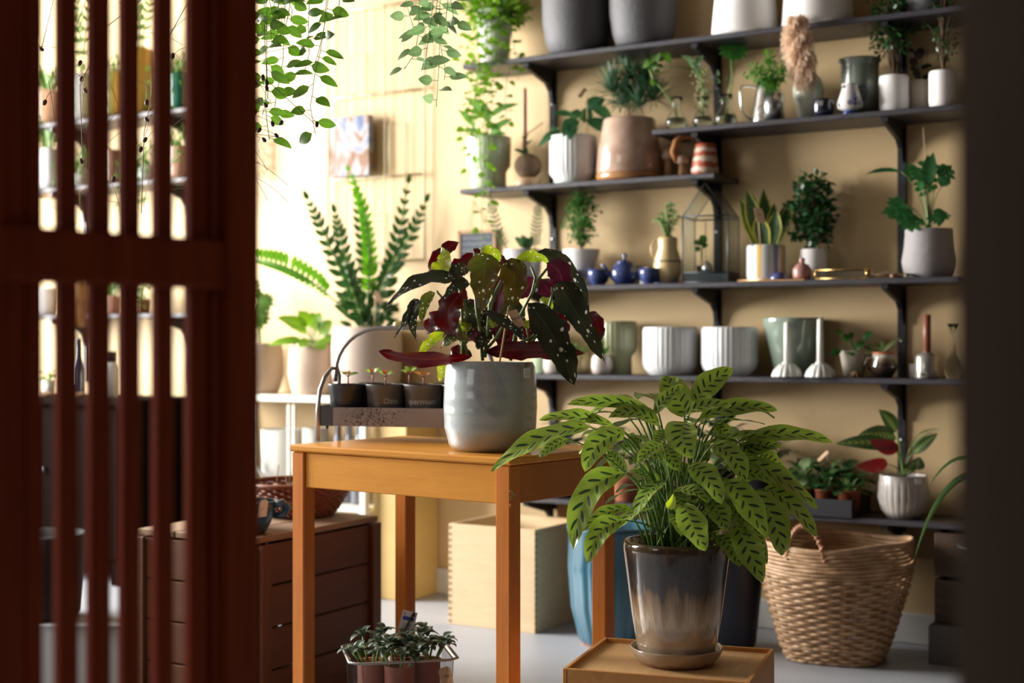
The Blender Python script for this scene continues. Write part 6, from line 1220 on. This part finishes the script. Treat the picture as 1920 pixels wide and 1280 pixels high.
for j in range(46): a_ = R.uniform(0, 6.28); p = B0+Vector((math.cos(a_)*.07, math.sin(a_)*.07, R.uniform(.0, .14))); fol.leaf(p, p+Vector((math.cos(a_)*.06, math.sin(a_)*.06, R.uniform(-.01, .05))), ZZ+TOC, .03, 'ovate', n=5, arch=.1)
fin(r, fol, st, leafmat('zz_leaf', (.02, .062, .016), (.05, .12, .035), rough=.22)); fol = MB(); st = MB()
pp = [B0, it.q(690, 560, -.05), it.q(693, 480, -.08), it.q(685, 400, -.08), it.q(655, 322, -.06)]; frond(fol, st, pp, 17, .045, .022, TOC, 'lance', 60, .2, sr=.004, start=.3)
fol.leaf(it.q(692, 530, -.07), it.q(660, 325, -.07), TOC, .036, 'lance', C=it.q(694, 430, -.09), n=14); fol.build('bright_frond', leafmat('bright_frond_leaf', (.14, .38, .03), (.2, .46, .05), tr=.45), r); st.build('frond_stem', STEM(), r)
fol = MB(); st = MB(); pp = [B0, it.q(640, 575, -.1), it.q(595, 535, -.12), it.q(530, 500, -.12), it.q(470, 483, -.1)]
Ns = TOC+VR*.15; p0 = pp
for i in range(15):
    t_ = .42+.57*i/15; x = t_*4; j = min(int(x), 3); p = pp[j].lerp(pp[j+1], x-j); L_ = .065*math.sin(PI*(.12+.8*(i+1)/17))**.6
    for sg, k2 in ((1, 1.0), (-1, .35)): fol.leaf(p, p + (ZZ*sg*.9 + VR*.25*(1 if i < 8 else .0)).normalized()*L_*k2, TOC, .026, 'obov', n=5, cr=1)
fol.leaf(pp[2], pp[4], TOC, .03, 'lance', C=pp[3], n=8); st.tube(pp, .003, 6); fol.build('side_frond', leafmat('bright_frond_leaf'if False else 'side_frond_leaf', (.12, .34, .03), (.2, .44, .06), tr=.45), r); st.build('frond_stem', STEM(), r)
MB().tube([it.q(702, 612, -.1), it.q(705, 545, -.1)], .003, 5).build('stick', mat('kraft_card', ()), r); paper_tag('plant_tag', it.q(710, 558, -.11), VR*.6-ZZ, ZZ*.6+VR, .05, .02, r)
# under the console: bucket, tall bottles, plate
it = It(527, .13, .3455); r = tag(MB().lathe([(.001, 0), (.07, .001), (.078, .01), (.085, it.zz(806)), (.081, it.zz(804)), (.079, it.zz(810)), (.001, it.zz(812))], 44).build('white_pot', mat('bright_white', (.8, .8, .76), .5), None, it.loc), 'tall plain white pot on the lower shelf of the console', 'pot')
it = It(592, .13, .3455); r = tag(MB().lathe([(.001, 0), (.045, .001), (.05, .01), (.053, .29), (.048, .29), (.001, .27)], 44).build('white_pot', mat('offwhite_pot', (.55, .52, .46), .6), None, it.loc), 'grey-white pot on the lower console shelf behind the table corner', 'pot')
for px, d in ((634, .19), (655, .17), (674, .2)):
    it = It(px, d-.05, .3455); r = tag(MB().lathe([(.001, 0), (.03, .001), (.034, .01), (.034, .2), (.016, .245), (.012, .3), (.015, .31), (.01, .31), (.001, .25)], 28).build('grey_bottle', mat('blue_grey_bottle', (.14, .15, .19), .25, coat=.4), None, it.loc), {634: 'blue-grey bottle on the console shelf, closest to the carrier foot', 655: 'blue-grey bottle on the console shelf, between two others', 674: 'blue-grey bottle on the console shelf, beside the console post'}[px], 'bottle', 'blue-grey bottles')
# ---- wire trellis and canvas on the wall
it = It(707, .02, 1.2); r = start('wire_trellis', it, 'cream painted wire trellis grid fixed to the bright wall', 'trellis'); wl = lambda px, py, d=.02: P(px, py, tdepth(px, d)) - it.loc
xa, xb = wl(616, 400).x, wl(797, 400).x; zt = wl(707, 12).z; z_l = [zt, wl(707, 176).z, wl(707, 332).z, wl(707, 490).z]
TRM = mat('cream_wire', (.55, .47, .3), .5); m = MB()
for z in z_l: m.tube([(xa, 0, z), (xb, 0, z)], .0045, 6)
for i in range(6): x = xa+(xb-xa)*i/5; m.tube([(x, -.004, z_l[0]), (x, -.004, z_l[-1])], .0045 if i in (0, 5) else .0028, 6)
for (i, j, k2) in ((1, 0, .55), (3, 1, .4), (4, 0, .5), (2, 2, .45)): 
    xq = xa+(xb-xa)*(i+.4)/5; zq = z_l[j]+(z_l[j+1]-z_l[j])*k2; m.tube([(xq, -.03, z_l[j+1]), (xq, -.03, zq), (xq+.09, -.03, zq), (xq+.09, -.03, z_l[j+1])], .0025, 5)
    m.tube([(xq, -.03, z_l[j+1]), (xq, 0, z_l[j+1])], .0025, 5); m.tube([(xq+.09, -.03, z_l[j+1]), (xq+.09, 0, z_l[j+1])], .0025, 5)
m.build('grid', TRM, r)
it = It(654, .06, 1.3); a, b = P(616, 222, tdepth(616, .06)), P(692, 328, tdepth(692, .06)); r = tag(thing('canvas_painting', 'small canvas painting in muted blue and rust tones hanging on the wire trellis', 'painting', ((a.x+b.x)/2, -.045, (a.z+b.z)/2)), 'small canvas painting in muted blue and rust tones hanging on the wire trellis', 'painting')
k = NT('canvas_paint'); v_ = k.coord('Object', (1, 1, .6)); n_ = k.noise(v_, 9, 4, .5, 1.5); k.col(k.ramp(n_, [(.3, (.06, .09, .18)), (.42, (.16, .18, .26)), (.5, (.3, .28, .29)), (.58, (.2, .1, .05)), (.7, (.1, .05, .03))])); k.set(rough=.7)
MB().box((0, 0, 0), (b.x-a.x, .03, a.z-b.z), bev=.003).build('canvas', k.m, r)
it = It(492, .03, 1.5); m = MB()
for i in range(7):
    c = P(492+(3 if i % 2 else -3), 262+i*11, tdepth(492, .03))-it.loc; m.tube([c+Vector((math.cos(t_*.6)*.016, math.sin(t_*.6)*.005*(1 if i % 2 else -1), math.sin(t_*.6)*.016)) for t_ in range(10)], .004, 6, closed=True)
m.tube([P(492, 150, tdepth(492, .02))-it.loc, P(492, 262, tdepth(492, .02))-it.loc], .0012, 4)
tag(m.build('wooden_chain', mat('chain_wood', (.5, .36, .2), .5), None, it.loc), 'pale wooden link chain hanging on the bright wall near the gate', 'ornament')
# ---- shelves behind the gate: things glimpsed between the slats
def lsh(px, i, d=.13): return It(px, d, LZ[i])
def simple(px, i, hw, y1, c, name, lab, cat='pot', plant=None, d=.13, rough=.3, cyl=True, seed=3):
    it = lsh(px, i, d); r = start(name, it, lab, cat); s = it.s; H = max(.04, it.zz(y1))
    MB().lathe([(.001, 0), (hw*s*.85, .001), (hw*s*.95, H*.2), (hw*s, H*.95), (hw*s, H), (hw*s-.004, H), (hw*s*.9, H*.8), (.001, H*.78)], 36).build('pot', mat('glimpsed_'+name+str(px), c, rough, coat=.3), r)
    if plant:
        fol = MB(); st = MB(); plant(it, r, H, fol, st); fin(r, fol, st, G1())
    return it, r, H
def trailf(n_, L): 
    def f(it, r, H, fol, st):
        bush(fol, st, (0, 0, H*.7), .12, .09, 22, 7, .022, 5, low=0)
        for j in range(n_): p0 = Vector((R.uniform(-.07, .07), R.uniform(-.1, -.05), H)); trail(fol, st, [p0*.5+ZZ*H*.5, p0+ZZ*.02, p0-ZZ*L*.3, p0-ZZ*L*R.uniform(.6, 1)], .03, .034, .022, j)
    return f
def tallf(hh):
    def f(it, r, H, fol, st):
        for j in range(5): a_ = j*1.3; frond(fol, st, bez((0, 0, H*.8), (math.cos(a_)*.03, math.sin(a_)*.03, H+hh*.7), (math.cos(a_)*.1, math.sin(a_)*.1, H+hh*R.uniform(.8, 1)), 6), 9, .05, .014, TOC, 'lance')
    return f
simple(90, 0, 26, 172, (.5, .28, .16), 'clay_planter', 'pinkish clay planter on the top shelf behind the gate, next to the window end', 'planter', tallf(.1))
simple(152, 0, 24, 140, (.55, .53, .5), 'white_planter_small', 'whitish planter with spiky tall leaves on the top shelf behind the gate', 'planter', tallf(.42))
simple(212, 0, 20, 135, (.35, .3, .08), 'olive_vase', 'olive yellow vase on the top shelf behind the gate', 'vase', trailf(3, .3))
simple(262, 0, 30, 95, (.65, .35, .06), 'amber_planter', 'tall amber yellow planter on the top shelf behind the gate', 'planter', tallf(.3))
simple(335, 0, 22, 137, (.01, .12, .07), 'green_glazed_pot', 'dark emerald glazed pot on the top shelf behind the gate', 'pot', trailf(2, .2))
simple(90, 1, 22, 280, (.7, .7, .72), 'white_vase_small', 'white vase on the middle shelf behind the gate', 'vase', tallf(.12))
simple(150, 1, 20, 318, (.6, .6, .58), 'white_cup_planter', 'small white cup planter with fine leaves on the middle shelf behind the gate', 'pot', trailf(3, .12))
simple(212, 1, 18, 282, (.2, .09, .05), 'brown_basket', 'tall brown woven holder on the middle shelf behind the gate', 'basket')
simple(272, 1, 20, 310, (.55, .6, .55), 'pale_trailing_pot', 'pale pot with trailing leaves on the middle shelf behind the gate', 'pot', trailf(6, .25))
simple(335, 1, 22, 275, (.55, .3, .2), 'terracotta_pot_small', 'terracotta pot with dark foliage on the middle shelf behind the gate', 'pot', trailf(2, .1))
simple(85, 2, 24, 540, (.75, .7, .68), 'pink_white_jar', 'pinkish white jar on the lowest shelf behind the gate', 'jar')
simple(150, 2, 17, 548, (.5, .46, .4), 'beige_cup', 'beige cup on the lowest shelf behind the gate', 'cup')
simple(210, 2, 18, 555, (.55, .28, .2), 'ribbed_pink_pot', 'ribbed pink terracotta pot on the lowest shelf behind the gate', 'pot', tallf(.1))
simple(265, 2, 18, 560, (.2, .07, .03), 'rust_bowl', 'rust brown bowl on the lowest shelf behind the gate', 'bowl', trailf(2, .1))
# dark sideboard below with bottles, brush and baskets on it
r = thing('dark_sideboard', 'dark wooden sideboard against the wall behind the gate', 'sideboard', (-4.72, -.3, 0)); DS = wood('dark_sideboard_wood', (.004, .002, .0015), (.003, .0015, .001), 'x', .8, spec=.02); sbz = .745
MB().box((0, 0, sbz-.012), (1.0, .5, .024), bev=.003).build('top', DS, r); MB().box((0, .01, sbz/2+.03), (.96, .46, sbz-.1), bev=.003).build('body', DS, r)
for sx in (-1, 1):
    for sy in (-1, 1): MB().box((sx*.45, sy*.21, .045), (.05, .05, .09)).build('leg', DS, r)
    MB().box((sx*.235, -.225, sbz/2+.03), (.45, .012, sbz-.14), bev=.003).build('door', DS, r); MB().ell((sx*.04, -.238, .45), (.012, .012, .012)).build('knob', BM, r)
def sb(px, d=.35): return It(px, d, sbz)
it = sb(146); r = start('dark_bottle', it, 'tall dark glass bottle with a bluish sheen on the sideboard behind the gate', 'bottle'); MB().lathe([(.001, 0), (.032, .001), (.034, .01), (.034, .12), (.014, .17), (.012, .24), (.015, .25), (.01, .25), (.001, .2)], 32).build('bottle', mat('dark_bottle_glass', (.03, .035, .06), .08, coat=.5), r)
it = sb(205); r = start('white_jar', it, 'white jar with a black lid on the sideboard behind the gate', 'jar'); MB().lathe([(.001, 0), (.04, .001), (.042, .01), (.042, .13), (.03, .15), (.001, .15)], 32).build('jar', mat('bright_white', ()), r); MB().lathe([(.001, .15), (.032, .151), (.032, .19), (.03, .195), (.001, .195)], 32).build('lid', BM, r)
MB().tube([it.q(192, 745, -.05), it.q(186, 690, -.05)], .003, 5).build('stick', BARK(), r)
it = sb(90); r = start('leafy_white_pot', it, 'small white pot with green leaves on the sideboard behind the gate', 'potted plant'); MB().lathe([(.001, 0), (.03, .001), (.035, .07), (.032, .07), (.001, .06)], 28).build('pot', MATTW(), r); fol = MB(); st = MB(); rosette(fol, st, (0, 0, .06), 14, .06, .03, .05, 9); fin(r, fol, st, G1())
it = It(148, .5, 1.0); m = MB(); m.ell((0, 0, 0), (.05, .05, .09), 16, 12)
for i in range(120): a_ = R.uniform(0, 6.28); q = R.uniform(0, .04); m.tube([(math.cos(a_)*q*.3, math.sin(a_)*q*.3, .1), (math.cos(a_)*(.045+R.uniform(0, .012)), math.sin(a_)*(.045+R.uniform(0, .012)), -.02), (math.cos(a_)*q, math.sin(a_)*q, -.12)], .001, 3)
m.tube([(0, 0, .09), (0, 0, .55)], .0015, 4)
it.loc.z = 1.16; tag(m.build('straw_bundle', mat('golden_straw', (.4, .2, .06), .7), None, it.loc), 'golden brown bundle of straw hanging behind the gate slats', 'ornament')
for px, lab in ((85, 'brown rattan wreath lying on the sideboard at its window end'), (145, 'brown rattan wreath lying in front of the dark bottle')):
    it = sb(px, .47); m = MB()
    for j in range(5): m.tube([(math.cos(a_)*(.04+.004*math.sin(a_*5+j)), math.sin(a_)*(.04+.004*math.cos(a_*4+j))*.8, .01+.006*math.sin(a_*3+j*1.3)+.004) for a_ in [2*PI*q/20 for q in range(20)]], .003, 5, closed=True)
    tag(m.build('rattan_wreath', TWN, None, it.loc), lab, 'wreath', 'rattan wreaths on the sideboard')
# ---- hanging plants near the camera side of the room
def hanger(px, t, ztop, lab, strands, lf, seed, ls=.046, lw=.0235, extra=0):
    p = P(px, 0, t); it = It(px, 0, ztop, t=t); it.loc = Vector((p.x, p.y, ztop)); r = start('hanging_plant', it, lab, 'hanging plant', 'hanging trailing plants')
    MB().lathe([(.001, .0), (.06, .001), (.085, .06), (.09, .13), (.085, .13), (.08, .1), (.001, .09)], 40).build('pot', mat('hanging_pot_clay', (.3, .16, .09), .7), r)
    m = MB()
    for j in range(3): a_ = j*2.09; m.tube([(math.cos(a_)*.088, math.sin(a_)*.088, .12), (0, 0, .45)], .0012, 4)
    m.tube([(0, 0, .45), (0, 0, HC-ztop)], .0012, 4); m.build('cord', TWN, r)
    fol = MB(); st = MB(); rosette(fol, st, (0, 0, .1), 18, .08, .03, .04, seed, 'obov', tilt=(-.3, .9))
    for j, ln in enumerate(strands):
        pts = [it.q(px+(ln[0][0]-px)*.3, 0)*0+Vector((0, 0, .1))]; dd0 = R.uniform(-.06, .06); q0 = it.q(ln[0][0], ln[0][1], dd0)
        o_ = Vector((q0.x, q0.y, 0)); o_ = o_.normalized()*.09 if o_.length > .001 else Vector((.09, 0, 0)); pts.append(o_+ZZ*.145); pts += [it.q(x, y, dd0) for x, y in ln]
        trail(fol, st, pts, .027, ls, lw, seed+j, 'ovate', sr=.0010, face=1)
    return it, r, fol, st
HM = leafmat('hoya_leaf', (.06, .13, .018), (.1, .19, .035), rough=.35, tr=.35)
it, r, fol, st = hanger(560, 3.12, 1.86, 'trailing plant with round-ended green leaves hanging beside the gate', [[(498, 0), (500, 60), (500, 120), (502, 180), (492, 215)], [(515, 0), (507, 50), (510, 90)], [(535, 0), (532, 60), (531, 110), (524, 150), (515, 200), (508, 235)], [(580, 0), (578, 60), (580, 100), (572, 130), (560, 138), (535, 138)], [(612, 0), (608, 50), (600, 100), (590, 140), (587, 165), (582, 200), (588, 235), (592, 252)], [(615, 0), (610, 40), (598, 95), (590, 120)], [(495, 0), (497, 90), (500, 140), (497, 190), (500, 225), (505, 262)], [(640, -30), (635, 15), (630, 30)], [(545, 0), (540, 30), (535, 50)], [(520, 0), (525, 25), (520, 45)], [(505, 0), (512, 30), (508, 48)], [(540, 0), (548, 20), (545, 40)], [(530, -10), (520, 15), (532, 50)]], None, 90)
fin(r, fol, st, HM)
it, r, fol, st = hanger(808, 3.3, 1.92, 'trailing plant with grey-green oval leaves hanging in front of the light trellis', [[(760, 0), (768, 30), (778, 60)], [(786, 0), (785, 60), (778, 100), (758, 130)], [(825, 0), (823, 60), (824, 110), (820, 160), (818, 200)], [(812, 0), (806, 50), (800, 95), (795, 130)], [(840, 0), (836, 35), (840, 60)], [(820, 0), (815, 50), (826, 85), (835, 130), (833, 150)], [(800, 0), (795, 30), (790, 60)], [(845, 0), (850, 30), (846, 50)]], None, 120)
fin(r, fol, st, leafmat('silver_hoya', (.13, .22, .09), (.22, .32, .16), rough=.3, tr=.35))
# dried vine with dark seed pods across the gate
it = It(420, 0, 1.9, t=3.0); r = thing('dried_vine', 'thin dried vine tangle with small dark brown seed pods, beside the gate', 'dried vine', it.loc); st = MB(); pod = MB(); rr_ = random.Random(44)
PODS = [(473, 148), (479, 156), (493, 145), (500, 155), (478, 211), (498, 197), (527, 230), (486, 244), (495, 262), (518, 254), (511, 232), (594, 233), (153, 148), (78, 92), (84, 192), (153, 302), (272, 262), (275, 224), (324, 105), (213, 336), (264, 280), (150, 118), (160, 170), (275, 192), (500, 165)]
for x, y in PODS:
    dd = rr_.uniform(-.05, .05); p = it.q(x, y, dd); MB().ell(p, (.0045, .0045, .007), 7, 5, Matrix.Rotation(rr_.uniform(-1, 1), 3, 'Y')).build('seed_pod', mat('seed_pod_brown', (.06, .02, .018), .6), r); e2 = it.q(x+rr_.uniform(-60, 60) if x < 350 else x-rr_.uniform(20, 70), y+rr_.uniform(-50, 10), 0); st.tube(bez(p, (p+e2)/2+ZZ*.02, e2, 5), .0006, 3)
for j in range(40):
    x0, y0_ = rr_.uniform(60, 480), rr_.uniform(60, 420); a_ = rr_.uniform(-1.6, 1.6); L_ = rr_.uniform(50, 140); st.tube(bez(it.q(x0, y0_), it.q(x0+L_*.5*math.cos(a_), y0_+L_*.5*math.sin(a_)-14), it.q(x0+L_*math.cos(a_), y0_+L_*math.sin(a_)), 5), .0006, 3)
for pts in ([(420, -120), (440, 60), (470, 130)], [(420, -120), (300, 100), (270, 250), (265, 400)], [(420, -120), (200, 50), (150, 160), (155, 300)], [(420, -120), (100, 0), (78, 90)], [(420, -120), (430, 150), (500, 150), (590, 232)], [(430, 120), (470, 250), (530, 258)]): st.tube([it.q(*p) for p in pts], .0009, 4)
st.tube([it.q(420, -120), Vector((0, 0, HC-it.loc.z))], .0012, 4)
st.build('twigs', mat('dry_twig', (.2, .12, .07), .8), r)

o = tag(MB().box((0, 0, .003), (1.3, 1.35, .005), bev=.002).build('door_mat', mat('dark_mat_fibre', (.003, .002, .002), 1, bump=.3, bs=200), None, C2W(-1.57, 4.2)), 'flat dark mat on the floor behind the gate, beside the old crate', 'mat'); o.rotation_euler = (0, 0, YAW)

it = It(84, 0, 0, t=5.05); tag(MB().lathe([(.001, 0), (.1, .001), (.12, .02), (.14, .2), (.145, .3), (.13, .3), (.12, .25), (.001, .22)], 44).build('added_dimming_pot', mat('added_pot_black', (.003, .003, .003), .9), None, it.loc), 'dark empty pot added to dim the bright floor in front of the sideboard', 'pot')  # added black pot, covers a floor patch that would show too bright
